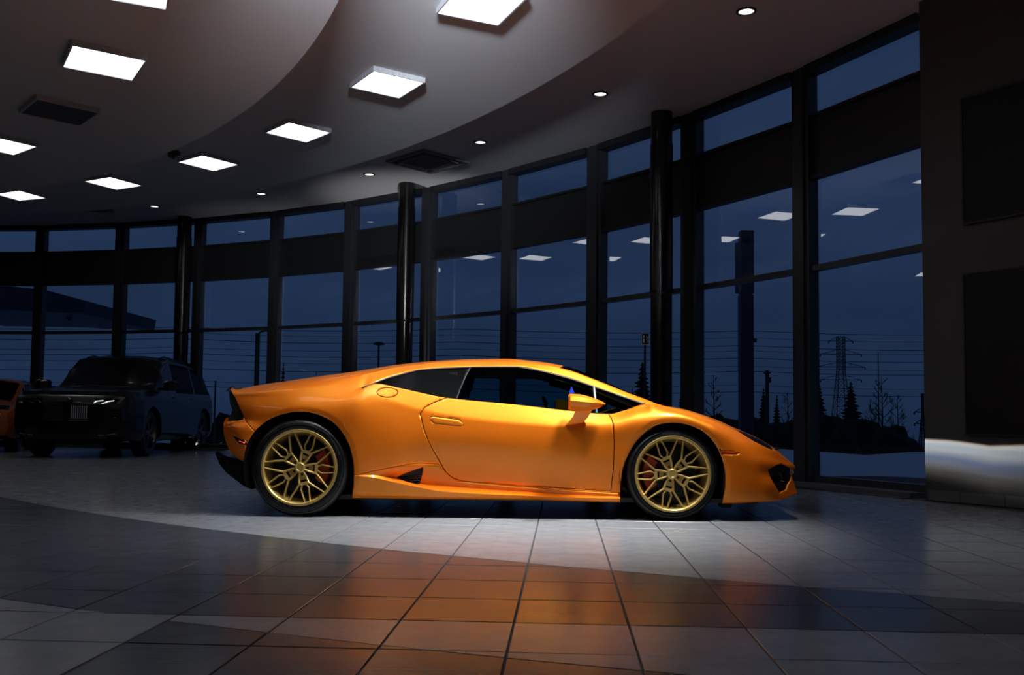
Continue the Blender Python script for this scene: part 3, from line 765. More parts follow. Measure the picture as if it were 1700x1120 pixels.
# rear diffuser and tail recess
def side_solid(name, pts, w0, w1, mat, parent, both=True, bev=0):
    V = [wp(px, py, w1) for px, py in pts]; n = len(V); two = both and w0 > .01
    if not two:
        m = MB(); v = [(x, w1, z) for x, _, z in V] + [(x, -w1, z) for x, _, z in V]
        m.add(v, [tuple(range(n)), tuple(range(n, 2 * n))[::-1]] + [(i, (i + 1) % n, n + (i + 1) % n, n + i) for i in range(n)])
        return m.build(name, mat, parent)
    for s in (-1, 1):
        m = MB()
        v = [(x, s * w1, z) for x, _, z in V] + [(x, s * w0, z) for x, _, z in V]
        m.add(v, [tuple(range(n)), tuple(range(n, 2 * n))[::-1]] + [(i, (i + 1) % n, n + (i + 1) % n, n + i) for i in range(n)])
        o = m.build(name, mat, parent)
    return o
side_solid('rear_diffuser', [(357, 751), (361, 749), (376, 757), (404, 764), (415, 772), (418, 812), (404, 806), (374, 783), (371, 778), (364, 770)], 0.0, .80, black_gloss, car)
side_solid('tail_recess', [(380, 651), (384, 651), (394, 671), (405, 692), (398, 700), (380, 707), (379, 700), (386, 680), (382, 670)], 0.0, .79, black_matt, car)
side_solid('bumper_fin', [(370.5, 703), (375, 694), (379, 693), (376, 706), (372, 708)], .70, .80, paint, car)
side_solid('exhaust_trim', [(362, 752), (369, 758), (372, 776), (366, 771)], .2, .42, chrome_m, car)
# front intake: cavity, fin, blade
side_solid('intake_duct', [(1268, 776), (1299, 764), (1312, 775), (1309, 812), (1290, 822), (1272, 800)], .55, .76, black_matt, car)
b = MB(); q = [wp(1291, 783, .80), wp(1297, 795, .80), wp(1300, 797, .80), wp(1298, 786, .80)]
b.add([(x, -w, z) for x, w, z in q] + [(x, -w + .03, z) for x, w, z in q], [(0, 1, 2, 3), (7, 6, 5, 4), (0, 4, 5, 1), (1, 5, 6, 2), (2, 6, 7, 3), (3, 7, 4, 0)])
b.tube([(q[0][0] - .05, -.80, q[1][2] - .005), (q[2][0] + .01, -.79, q[2][2] - .01)], .006, 6); b.build('intake_fin', chrome_m, car)
# side intake mesh
b = MB()
for k in range(7):
    py = 777 + k * 4; x0 = 700 - (py - 774) * 1.45 * .9 if py < 793 else 672; xr = 703 - (py - 774) * .28
    if py > 794: x0 = 660 + (py - 793) * 3.4
    pa, pb = wp(max(x0, 659), py + 1.5, .86), wp(xr, py, .86)
    pts = [(pa[0] + (pb[0] - pa[0]) * t, -.862 - .004 * math.sin(t * 22), pa[2] + (pb[2] - pa[2]) * t + .003 * math.sin(t * 25 + k)) for t in np.linspace(0, 1, 12)]
    b.tube(pts, .0032, 4)
tag(b.build('intake_mesh', pbr('mesh_grey', (.05, .05, .05), .4), car), kind='stuff')
# window surround strips and dividers, laid on the surface between rows 6 and 7
def strip(name, pix, wid, mat, lift=.004):
    """pix: polyline of (px,py,w)"""
    m = MB()
    for (a, b_) in zip(pix[:-1], pix[1:]):
        P, Q = wp(*a), wp(*b_); m.tube([(P[0], -P[1] - lift, P[2]), (Q[0], -Q[1] - lift, Q[2])], wid, 6)
    return m.build(name, mat, car)
strip('window_bar', [(781, 609.5, .64), (774, 622, .70), (764, 645, .785), (758.5, 661, .832)], .0055, pbr('bar_grey', (.03, .032, .035), .45))
o = strip('window_divider', [(985.8, 642, .655), (990.5, 686, .81)], .011, pbr('divider_grey', (.06, .06, .066), .45))
strip('window_seal', [(1072, 670.7, .758), (1023, 654.6, .695), (978, 639.3, .65), (947, 628.8, .63), (901, 616.4, .62), (860, 609, .625), (784, 609.2, .645), (722, 611.9, .69), (692, 614.8, .73), (646, 627, .80), (601, 643.4, .89)], .006, black_matt, .0)
strip('seal_highlight', [(1068, 670, .755), (1023, 655.2, .70)], .0035, MATS['divider_grey'], .008)
# cabin
seat_m = pbr('black_leather', (.010, .010, .010), .5)
for sy in (-.38, .38):
    b = MB(); M = Matrix.Translation((-.12, sy, .18)); b.box(-.28, .32, -.25, .25, 0, .16, M=M)
    M = Matrix.Translation((-.40, sy, .30)) @ Matrix.Rotation(math.radians(-24), 4, 'Y'); b.prism([(-.06, -.25), (.07, -.22), (.07, .22), (-.06, .25)], 0, .50, M=M, ch=.05)
    M2 = M @ Matrix.Translation((0, 0, .50)); b.prism([(-.045, -.13), (.05, -.11), (.05, .11), (-.045, .13)], 0, .17, M=M2, ch=.03); b.build('seat', seat_m, car, smooth=30)
b = MB(); b.prism([(.40, -.74), (.95, -.74), (.95, .74), (.40, .74)], .45, .75, ch=.05); b.build('dashboard', seat_m, car, smooth=30)
b = MB(); Mx = Matrix.Translation((.33, .38, .73)) @ Matrix.Rotation(math.radians(68), 4, 'Y'); b.lathe([(.165 + .014 * math.cos(a), .014 * math.sin(a)) for a in np.linspace(0, 2 * PI, 9)[:-1]], 28, closed=True, M=Mx)
b.box(-.15, .15, -.02, .02, -.01, .01, M=Mx); b.box(-.02, .02, -.15, .15, -.01, .01, M=Mx); b.build('steering_wheel', seat_m, car, smooth=40)
b = MB(); b.box(-1.1, -.42, -.66, .66, .30, 1.0); b.box(-.46, -.40, -.70, .70, .30, 1.04); b.build('rear_bulkhead', black_matt, car)
b = MB(); b.prism([(-.42, -.56), (.40, -.50), (.40, .50), (-.42, .56)], 1.045, 1.085); b.build('roof_lining', black_matt, car)
# mirrors
for s in (-1, 1):
    sec = []
    for px, t, m_, bo, w0, w1 in ((943.5, 655, 664.3, 679.5, .93, 1.075), (947, 653.3, 664.6, 681, .93, 1.10), (962, 654.2, 666, 682, .93, 1.105), (978, 657.8, 667.6, 681.6, .935, 1.09), (993, 663.2, 668.9, 677.6, .945, 1.05), (1001.5, 667, 669.6, 673, .965, 1.015), (1005, 669, 669.9, 671, .985, .995)):
        wm = (w0 + w1) / 2
        ring_ = [wp(px, t + .6, w0), wp(px, t, wm), wp(px, t + (m_ - t) * .35, w1 - .015), wp(px, m_, w1), wp(px, m_ + (bo - m_) * .55, w1 - .02), wp(px, bo, wm + .01), wp(px, bo - .5, w0)]
        sec.append([(x, s * w, z) for x, w, z in ring_])
    b = MB(); n = 7; v = [p for r_ in sec for p in r_]
    f = [(i * n + k, i * n + (k + 1) % n, (i + 1) * n + (k + 1) % n, (i + 1) * n + k) for i in range(len(sec) - 1) for k in range(n)] + [tuple(range(n))[::-1], tuple(range(6 * n, 7 * n))]
    b.add(v, f); mir = b.build('wing_mirror', paint, car, smooth=20)
    b = MB(); arm = [((958, 682), (976, 682), .955, 1.03), ((956, 690), (978, 684), .93, .985), ((952, 700), (972, 691), .915, .95), ((944, 705), (966, 697), .90, .925)]
    arm = [((955, 681), (990, 674), .955, 1.02), ((951, 691), (982, 682), .935, .985), ((944, 700), (976, 693), .912, .955), ((938, 706), (967, 702), .890, .925)]
    v = []
    for (a, c_, wi, wo_) in arm:
        for (px, py), w in ((a, wo_), (c_, wo_), (c_, wi), (a, wi)):
            x, w_, z = wp(px, py, w); v.append((x, s * w_, z))
    f = [(i * 4 + k, i * 4 + (k + 1) % 4, i * 4 + 4 + (k + 1) % 4, i * 4 + 4 + k) for i in range(3) for k in range(4)] + [(0, 1, 2, 3), (15, 14, 13, 12)]
    b.add(v, f); b.build('mirror_arm', paint, mir, smooth=20)
    g0 = sec[0]; cx = sum(p[1] for p in g0) / 7; cz = sum(p[2] for p in g0) / 7
    b = MB(); b.add([(p[0] - .002, cx + (p[1] - cx) * .88, cz + (p[2] - cz) * .85) for p in g0], [tuple(range(7))[::-1]]); b.build('mirror_glass', black_gloss, mir)
b = MB(); q = [wp(944.5, 653, .86), wp(948.5, 641, .84), (wp(953.5, 652, .86))]
b.add([(x, -w - .01, z) for x, w, z in q] + [(x, -w, z) for x, w, z in q], [(0, 1, 2), (5, 4, 3), (0, 3, 4, 1), (1, 4, 5, 2), (2, 5, 3, 0)]); o = b.build('blue_tag', pbr('blue_plastic', (.003, .018, .30), .6, spec=.1), car); tag(o, 'small bright blue triangle on the window behind the mirror')

# ---------------------------------------------------------------- wheels
gold = pbr('gold_wheel', (.66, .45, .14), .36, metal=.7, spec=.5, noise=(30, .05))
rubber = pbr('tyre_rubber', (.0045, .0045, .005), .36, spec=.4, bump=(60, .12))
caliper_m = pbr('caliper_red', (.45, .05, .01), .35); disc_m = pbr('brake_disc', (.03, .03, .033), .4, metal=.9)
def spoke(m, pts, wid, dep, zc):
    """ridged bar along pts [(u, v, y)]: u,v in wheel plane, y depth of its face (outwards positive)"""
    n = len(pts); v = []; f = []
    for i in range(n):
        a = Vector(pts[max(i - 1, 0)][:2]); b = Vector(pts[min(i + 1, n - 1)][:2]); d = (b - a).normalized(); nn = Vector((-d.y, d.x)); w = wid[i]
        u, vv, y = pts[i]
        for o, dy in ((-w, -dep), (-w, -.006), (-w * .30, 0), (w * .30, 0), (w, -.006), (w, -dep)): v.append((u + nn.x * o, y + dy, vv + nn.y * o))
    for i in range(n - 1):
        for k in range(6): l = (k + 1) % 6; f.append((i * 6 + k, i * 6 + l, i * 6 + 6 + l, i * 6 + 6 + k))
    f += [tuple(range(6)), tuple(range(6 * n - 6, 6 * n))[::-1]]; m.add(v, f)
def make_wheel(wx, sgn, R, axis_deg, wd, outer_w, name='wheel'):
    """local +y points outwards"""
    root = bpy.data.objects.new(name, None); C.objects.link(root); root.parent = car
    root.location = (wx, sgn * outer_w, R); root.rotation_euler = (0, 0, 0 if sgn > 0 else PI); root.empty_display_size = .05
    RR = .270
    t = MB(); prof = [(RR - .012, -.012), (RR + .004, -.004), (RR + .012, .000), (RR + .022, .001), (R - .035, -.003), (R - .020, -.012), (R - .006, -.028), (R, -.05), (R, -wd + .03), (R - .02, -wd + .005), (RR, -wd)]
    t.lathe(prof, 72, axis='y')
    for rr, h in ((RR + .030, .0015), (R - .030, -.0028)): t.lathe([(rr - .002, h - .003), (rr - .001, h + .0012), (rr + .001, h + .0012), (rr + .002, h - .003)], 72, axis='y')
    ty = t.build('tyre', rubber, root, smooth=35)
    b = MB(); RIM = [(RR - .003, -.014), (RR, -.004), (RR - .004, .001), (RR - .016, .0), (RR - .022, -.006), (RR - .026, -.016), (RR - .030, -.045), (RR - .045, -.07), (RR - .052, -wd + .02), (RR - .01, -wd + .01)]
    b.lathe(RIM, 72, axis='y'); rim = b.build('rim', gold, root, smooth=30)
    m = MB(); Rn = .272
    def loc(deg, u, v): a = math.radians(deg); return (u * math.cos(a) - v * math.sin(a), u * math.sin(a) + v * math.cos(a))
    def face_y(u): return -.034 + .028 * max(0, (u - .25) / .72) ** 1.3
    def bar(deg, pts, w):
        P = [];
        for (u, v) in pts: a = loc(deg, u * Rn, v * Rn); P.append((a[0], a[1], face_y(u)))
        spoke(m, P, [q * Rn * .86 for q in w], .030, 0)
    for k in range(5):
        A = axis_deg + 72 * k; B = A + 36
        for s in (1, -1):
            bar(A, [(.13, s * .03), (.27, s * .075), (.415, s * .150), (.45, s * .150), (.70, s * .108), (.97, s * .063)], [.030, .030, .034, .032, .026, .020])
            bar(B, [(.415, s * .128), (.462, s * .045), (.50, s * .075), (.563, s * .106), (.75, s * .085), (.97, s * .060)], [.030, .026, .026, .026, .024, .019])
        # plate between the arms with bolt hole and slot
        pl = [(.12, -.05), (.12, .05), (.30, .085), (.33, .09), (.33, -.09), (.30, -.085)]
        P = [loc(B, u * Rn, v * Rn) for u, v in pl]; v = [(p[0], -.046, p[1]) for p in P] + [(p[0], -.066, p[1]) for p in P]
        m.add(v, [tuple(range(6)), tuple(range(6, 12))[::-1]] + [(i, (i + 1) % 6, 6 + (i + 1) % 6, 6 + i) for i in range(6)])
        pl = [(.385, -.11), (.385, .11), (.44, .09), (.47, .04), (.47, -.04), (.44, -.09)]
        P = [loc(B, u * Rn, v * Rn) for u, v in pl]; v = [(p[0], -.030, p[1]) for p in P] + [(p[0], -.060, p[1]) for p in P]
        m.add(v, [tuple(range(6)), tuple(range(6, 12))[::-1]] + [(i, (i + 1) % 6, 6 + (i + 1) % 6, 6 + i) for i in range(6)])
    m.lathe([(0, -.024), (.030, -.024), (.036, -.028), (.038, -.05), (.045, -.07)], 32, axis='y'); m.lathe([(.022, -.0235), (.024, -.0215), (.030, -.0215), (.032, -.0235)], 32, axis='y')
    m.build('spokes', gold, rim, smooth=25)
    for k in range(5):
        b = MB(); a = math.radians(axis_deg + 36 + 72 * k); b.lathe([(0, .0), (.009, .0), (.010, -.006)], 12, axis='y', M=Matrix.Translation((.19 * Rn * math.cos(a), -.044, .19 * Rn * math.sin(a))))
        b.build('wheel_bolt', black_matt, rim)
    b = MB(); b.lathe([(.06, -.085), (.185, -.085), (.185, -.115), (.06, -.115)], 48, axis='y', closed=True); b.lathe([(0, -.075), (.075, -.078), (.08, -.11)], 32, axis='y'); b.build('brake_disc', disc_m, root, smooth=30)
    b = MB(); side_ = 1 if sgn < 0 else -1
    base = (-1 if wx > 0 else 1) * (-side_)      # calliper sits behind the front axle, ahead of the rear axle
    n = 12; v = []; f = []
    for i in range(n + 1):
        a = math.radians(-38 + 76 * i / n); 
        for r, y in ((.125, -.072), (.200, -.072), (.205, -.13), (.125, -.13)): v.append((base * r * math.cos(a), y, r * math.sin(a)))
    for i in range(n):
        for k in range(4): l = (k + 1) % 4; f.append((i * 4 + k, i * 4 + l, i * 4 + 4 + l, i * 4 + 4 + k))
    f += [(0, 1, 2, 3), tuple(range(4 * n, 4 * n + 4))[::-1]]; b.add(v, f); b.build('brake_caliper', caliper_m, root, smooth=30)
    b = MB(); b.lathe([(.10, -wd), (.20, -wd + .01), (RR - .055, -wd + .02)], 40, axis='y'); b.lathe([(0, -wd - .002), (.10, -wd)], 20, axis='y'); b.build('inner_shield', black_matt, root)
    return root, rim, ty
WX = (-1.487, 1.1376)
w_r, _, ty_r = make_wheel(WX[0], -1, .345, 180 - 104.3, .30, .955); w_f, _, ty_f = make_wheel(WX[1], -1, .328, 180 + 67, .25, .955)
make_wheel(WX[0], 1, .345, 20, .30, .955); make_wheel(WX[1], 1, .328, 50, .25, .955)
# raised lettering on the tyres
def tyre_text(txt, root, rad, deg0, size, name='tyre_lettering'):
    b = MB(); cur = deg0
    vs_, fs_ = [], []
    for ch in txt:
        c = bpy.data.curves.new('t', 'FONT'); c.body = ch; c.size = size; c.extrude = .0006; c.align_x = 'CENTER'
        o = bpy.data.objects.new('t', c); C.objects.link(o); dg = bpy.context.evaluated_depsgraph_get(); me = o.evaluated_get(dg).to_mesh()
        a = math.radians(cur); M = Matrix.Rotation(-(a - PI / 2), 4, 'Z')
        V = []
        for v in me.vertices:
            x, y = v.co.x, v.co.y + rad; q = a - PI / 2; X = x * math.cos(q) - y * math.sin(q); Z = x * math.sin(q) + y * math.cos(q); V.append((-X, .0035 + v.co.z, Z))
        b.add(V, [tuple(p.vertices) for p in me.polygons]); wd = max([v.co.x for v in me.vertices] or [0]) - min([v.co.x for v in me.vertices] or [0])
        o.evaluated_get(dg).to_mesh_clear(); bpy.data.objects.remove(o, do_unlink=True); bpy.data.curves.remove(c)
        cur -= math.degrees((size * .74) / rad)
    return b.build(name, pbr('lettering_grey', (.10, .10, .105), .4) if 'lettering_grey' not in MATS else MATS['lettering_grey'], root)
tyre_text('MICHELIN', ty_f, .283, 104, .020); tyre_text('MICHELIN', ty_r, .290, 40, .020)
# ================================================================ other cars in the hall
class FlatSkin(Skin):
    def upd(s): P = np.array(s.P); s.px = P[:, [0, 2]]
def lut(xs, ys): return lambda x: np.interp(x, xs, ys)
def other_car(root, L, W, top, belt, hw, paint_m, wheels, clear, suv=True):
    """rows bottom->top; x forward. top: list (x, z); wheels: (x, r)"""
    x0, x1 = -L / 2, L / 2; X = np.concatenate([np.linspace(x0, x1, 150)]); ft = lut([p[0] for p in top], [p[1] for p in top]); zt = ft(X)
    g = np.clip((zt - belt) / .45, 0, 1); hb = np.minimum(belt, zt)
    end = 1 - .16 * np.clip((np.abs(X) - (L / 2 - .55)) / .55, 0, 1) ** 2.2
    rows = []
    def row(w, z): rows.append(np.c_[X, w * end, z])
    lift = clear + .10 * np.clip((np.abs(X) - (L / 2 - .7)) / .7, 0, 1) ** 2
    row(np.full_like(X, W * .93), lift); row(np.full_like(X, W * .985), lift + .12); row(np.full_like(X, W), clear + (hb - clear) * .55)
    row(np.full_like(X, W * .975), clear + (hb - clear) * .86)
    row(W * (.93 * np.ones_like(X)), hb * .995)
    row(W * (.80 * (1 - g) + (hw + .05) * g), hb + (zt - hb) * .78 * g + .01 * (1 - g))
    row(W * (.62 * (1 - g) + (hw - .02) * g), hb * (1 - g) + (hb + (zt - hb) * .93) * g + .02 * (1 - g))
    row(W * (.32 * np.ones_like(X)), zt * 1.0 + .015 * (1 - g)); row(np.zeros_like(X), zt + .02 * (1 - g))
    sub = [3, 6, 8, 4, 6, 2, 5, 4]; grid_, pos = [], []
    for i in range(8):
        for k in range(sub[i]): t = k / sub[i]; grid_.append(rows[i] * (1 - t) + rows[i + 1] * t); pos.append(i + t)
    grid_.append(rows[8]); pos.append(8.); Gm = np.array(grid_); sp = []
    for sgn in (-1, 1):
        col = Gm[:, 0] if sgn < 0 else Gm[:, -1]; out = []
        for k in range(1, 9): f = 1 - k / 8; q = col.copy(); q[:, 1] *= f; q[:, 0] += sgn * .10 * (1 - f * f); out.append(q)
        sp.append(out)
    G2 = np.concatenate([np.stack(sp[0][::-1], 1), Gm, np.stack(sp[1], 1)], 1); S = FlatSkin(G2, np.array(pos), 0, 0)
    for wx, r in wheels:
        gf = lambda p, wx=wx, r=r: np.hypot(p[:, 0] - wx, p[:, 1] - r) - (r + .055)
        S.cut(gf, 0, lambda rr, c: rr < 4); S.label(gf, 'hole', -1, 0, lambda rr, c: rr < 4)
    xa = max(p[0] for p in top if p[1] > top[0][1] + .0 and p[1] >= max(q[1] for q in top) * .97); xb = min(p[0] for p in top if p[0] > xa + .3)
    xr = min(p[0] for p in top if p[1] >= max(q[1] for q in top) * .93)
    px = S.cents()
    for i in range(len(S.F)):
        x, z = px[i]; r = S.R[i]
        if S.L[i] != 'body': continue
        if r > 5.9 and xa + .04 < x < xb - .03: S.L[i] = 'windshield'
        elif 4.05 < r < 5.02 and xr - .55 < x < xb - .20 and z > belt + .015 and min(abs(x - .05 * L + .05), 9) > .045 and abs(x + .20 * L) > .045: S.L[i] = 'side_window'
        elif r > 5.9 and x < xr - .08: S.L[i] = 'rear_window'
    def put(nm, lab, m, th=.012, nr=True, bo=True):
        V, F = S.extract(lab, bo, nr); me = bpy.data.meshes.new(nm); me.from_pydata(V, [], F); bm = bmesh.new(); bm.from_mesh(me); bmesh.ops.remove_doubles(bm, verts=bm.verts, dist=.0005); bm.to_mesh(me); bm.free(); smooth_sharp(me, 26)
        o = link_mesh(nm, me, m, root)
        if th: md = o.modifiers.new('t', 'SOLIDIFY'); md.thickness = th; md.offset = -1
        return o
    put('body_shell', 'body', paint_m); put('windshield', 'windshield', dark_glass, .005); put('rear_window', 'rear_window', dark_glass, .005)
    put('side_window', 'side_window', dark_glass, .005, True, False); put('side_window', 'side_window', dark_glass, .005, False, True)
    b = MB(); b.box(x0 + .15, x1 - .15, -W * .8, W * .8, clear + .02, belt - .05); b.build('underbody', black_matt, root)
    for wx, r in wheels:
        for s in (-1, 1):
            w = bpy.data.objects.new('wheel', None); C.objects.link(w); w.parent = root; w.location = (wx, s * W * .955, r); w.rotation_euler = (0, 0, 0 if s > 0 else PI)
            b = MB(); ri = r * .70; b.lathe([(ri, -.01), (ri + .02, 0), (r - .03, -.005), (r, -.04), (r, -.22), (ri, -.25)], 40, axis='y'); b.build('tyre', rubber, w, smooth=35)
            b = MB(); b.lathe([(ri, -.01), (ri - .015, 0), (ri - .03, -.03), (ri - .04, -.2)], 40, axis='y'); b.lathe([(0, -.015), (.05, -.02), (.06, -.05)], 20, axis='y')
            for k in range(5):
                for d in (-9, 9):
                    a = math.radians(72 * k + d); a2 = math.radians(72 * k + d * .35)
                    spoke(b, [(.04 * math.cos(a2), .04 * math.sin(a2), -.02), (ri * .6 * math.cos(a), ri * .6 * math.sin(a), -.02), (ri * .97 * math.cos(a), ri * .97 * math.sin(a), -.008)], [.014, .013, .016], .03, 0)
            b.build('rim', MATS['dark_rim'], w, smooth=30)
            b = MB(); b.lathe([(0, -.12), (ri, -.12)], 30, axis='y'); b.build('brake_shield', black_matt, w)
    return S
pbr('dark_rim', (.10, .10, .105), .3, metal=.9)
black_paint = pbr('black_paint', (.0025, .0028, .0035), .25, coat=.35, coat_rough=.05)
suv = empty('suv', (-7.02, 16.85, 0), math.radians(-87.3)); tag(suv, 'large black suv facing the camera on the far left of the showroom', 'car')
L2 = 2.46
other_car(suv, 4.92, .985, [(-L2, 1.0), (-2.38, 1.12), (-2.05, 1.55), (-1.7, 1.68), (-.9, 1.745), (.1, 1.755), (.42, 1.70), (1.22, 1.16), (1.35, 1.12), (2.0, 1.06), (2.34, .98), (L2, .86)], 1.10, .74, black_paint, ((1.50, .385), (-1.48, .385)), .24)
for s in (-1, 1):
    b = MB(); b.tube([(-1.75, s * .62, 1.62), (-1.6, s * .625, 1.70), (0, s * .63, 1.745), (.25, s * .63, 1.70)], .018, 8); b.build('roof_rail', black_paint, suv)
    b = MB(); M = Matrix.Translation((.98, s * 1.08, 1.19)); b.prism([(-.07, -.12), (.05, -.10), (.09, 0), (.05, .10), (-.07, .12)], -.085, .085, M=M, ch=.03); b.box(-.03, .03, -s * .22, -s * .05, -.08, -.03, M=M); b.build('wing_mirror', black_paint, suv, smooth=25)
    # headlight; the glow on one side's angular bars stands in for reflected glints
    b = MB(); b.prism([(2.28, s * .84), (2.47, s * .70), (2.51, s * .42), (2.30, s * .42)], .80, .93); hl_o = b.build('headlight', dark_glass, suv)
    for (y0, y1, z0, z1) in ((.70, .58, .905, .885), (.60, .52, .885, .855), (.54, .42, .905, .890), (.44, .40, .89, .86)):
        b = MB(); b.tube([(2.485 + (.70 - y0) * .12, s * y0, z0), (2.485 + (.70 - y1) * .12, s * y1, z1)], .009, 6); b.build('glint_bar', (MATS.get('glint_emit') or emitter('glint_emit', (.9, .95, 1), .9)) if s > 0 else MATS['dark_rim'], hl_o)
    b = MB(); b.tube([(2.44, s * .80, .40), (2.52, s * .60, .37), (2.545, s * .50, .365)], .008, 6); b.build('bumper_trim', chrome_m, suv); b = MB(); b.tube([(2.43, s * .80, .62), (2.50, s * .70, .64)], .006, 6); b.build('bumper_trim', chrome_m, suv)
    b = MB(); b.prism([(2.50, s * .06), (2.57, s * .06), (2.56, s * .33), (2.48, s * .36)], .60, .84, ch=.01); gr = b.build('grille', black_matt, suv)
    for k in range(8):
        b = MB(); y = s * (.09 + k * .032); b.box(2.572 - k * .001, 2.580 - k * .001, y - .006, y + .006, .62, .82); b.build('slat', MATS['dark_rim'] if s < 0 else MATS.get('slat_lit') or pbr('slat_lit', (.75, .75, .77), .42, metal=.6), gr)  # paler metal on one half paints in the light catching the slats
    b = MB(); b.tube([(2.575, s * .05, .59), (2.575, s * .05, .845), (2.565, s * .34, .845), (2.565, s * .34, .59), (2.575, s * .05, .59)], .008, 6); b.build('grille_frame', MATS['dark_rim'], suv)
    b = MB(); b.tube([(.25, s * .96, 1.0), (.45, s * .96, 1.0)], .012, 6); b.build('door_handle', MATS['dark_rim'], suv); b = MB(); b.tube([(-.85, s * .96, 1.0), (-.65, s * .96, 1.0)], .012, 6); b.build('door_handle', MATS['dark_rim'], suv)
b = MB(); b.box(2.46, 2.53, -.62, .62, .30, .48); b.build('lower_grille', black_matt, suv)
b = MB(); b.tube([(1.36, -.62, 1.145), (1.42, 0, 1.165), (1.36, .62, 1.145)], .006, 5); b.build('wiper', MATS['dark_rim'], suv); b = MB(); b.tube([(1.30, -.6, 1.14), (1.5, -.2, 1.15)], .006, 5); b.build('wiper', MATS['dark_rim'], suv)
M = Matrix.Translation((2.45, 0, .935)) @ Matrix.Rotation(math.radians(50), 4, 'Y')
b = MB(); b.lathe([(0, 0), (.041, 0), (.041, -.01)], 24, M=M); em = b.build('emblem', black_matt, suv); tag(em, 'round emblem with blue and white quarters')
for k in range(4):
    b = MB(); pts = [(0, 0)] + [(.026 * math.cos(a), .026 * math.sin(a)) for a in np.linspace(k * PI / 2, (k + 1) * PI / 2, 6)]; b.prism(pts, 0, .003, M=M); b.build('quarter_field', MATS['blue_plastic'] if k % 2 else white_frame, em)
# small orange car, partly hidden behind the suv at the left edge
oc = empty('hatchback', (-10.05, 17.6, 0), math.radians(-70)); tag(oc, 'small orange car cut by the left edge, half hidden behind the black suv', 'car')
op = pbr('orange_paint_dull', (.42, .10, .012), .35, coat=.6)
other_car(oc, 3.6, .82, [(-1.8, .85), (-1.6, 1.2), (-1.2, 1.34), (-.5, 1.37), (.15, 1.33), (.75, .93), (.9, .90), (1.5, .82), (1.8, .66)], .88, .76, op, ((1.12, .30), (-1.12, .30)), .20)
for s in (-1, 1):
    b = MB(); b.lathe([(0, .02), (.07, .01), (.085, -.01), (.085, -.04)], 24, M=Matrix.Translation((1.78, s * .52, .62)) @ Matrix.Rotation(PI / 2, 4, 'Y')); b.build('headlight', chrome_m, oc, smooth=40)
# ================================================================ dusk outside the glass
snow_m = pbr('snow', (.62, .64, .68), .9, noise=(.35, .12), bump=(1.2, .4))
asphalt = pbr('asphalt', (.02, .02, .022), .8); bark = pbr('bark', (.010, .009, .008), .9); needle = pbr('needles', (.005, .009, .007), .9)
hedge_m = pbr('hedge_leaves', (.004, .005, .005), .95); steel = pbr('dark_steel', (.015, .018, .022), .6); totem_m = pbr('totem_blue', (.014, .026, .050), .5)
def terr(r): return -.5 if r < 36 else (-.5 - 3.5 * min(1, (r - 36) / 80.))
b = MB(); rs = [15.5, 18, 20, 22, 24, 27, 30, 33, 36, 45, 60, 80, 116, 200, 400, 900]; n = 60; v = []; f = []
for r in rs:
    for i in range(n + 1):
        a = math.radians(20 + 140 * i / n); rr = r
        z = terr(r) + (.10 * math.sin(a * 31 + r) + .06 * math.sin(a * 57)) * (1 if 20 < r < 60 else 0) * .4
        if r == 33: z += .16 + .12 * math.sin(a * 40)
        v.append((rr * math.cos(a), rr * math.sin(a) + (0 if r > 16 else 0), z))
for k in range(len(rs) - 1):
    for i in range(n): q = k * (n + 1) + i; f.append((q, q + 1, q + n + 2, q + n + 1))
b.add(v, f)
# near apron right up to the glass wall
b.build('snow_ground', snow_m, smooth=60); go = bpy.data.objects['snow_ground']; tag(go, kind='structure')
b = MB(); v = [];
for i in range(61):
    a = corner_a - .25 + (1.75 - corner_a + .25) * i / 60
    for r in (GR + .12, GR + 14): p = glass_pt(a, r); v.append((p.x, p.y, -.505))
b.add(v, [(2 * i, 2 * i + 1, 2 * i + 3, 2 * i + 2) for i in range(60)]); tag(b.build('snow_apron', snow_m), kind='structure')
b = MB(); v = []; f = []
for i in range(31):
    a = math.radians(48 + 38 * i / 30); w = .35 * math.sin(i * .9)
    for r in (19.4 + w * .3, 21.2 + w): v.append((r * math.cos(a), r * math.sin(a), -.47))
b.add(v, [(2 * i, 2 * i + 1, 2 * i + 3, 2 * i + 2) for i in range(30)]); tag(b.build('road', asphalt), kind='structure')
def X_at(px, Y): return (px - 850) / FPX * Y
def Z_at(px, py, Y): return at_y(px, py, Y).z
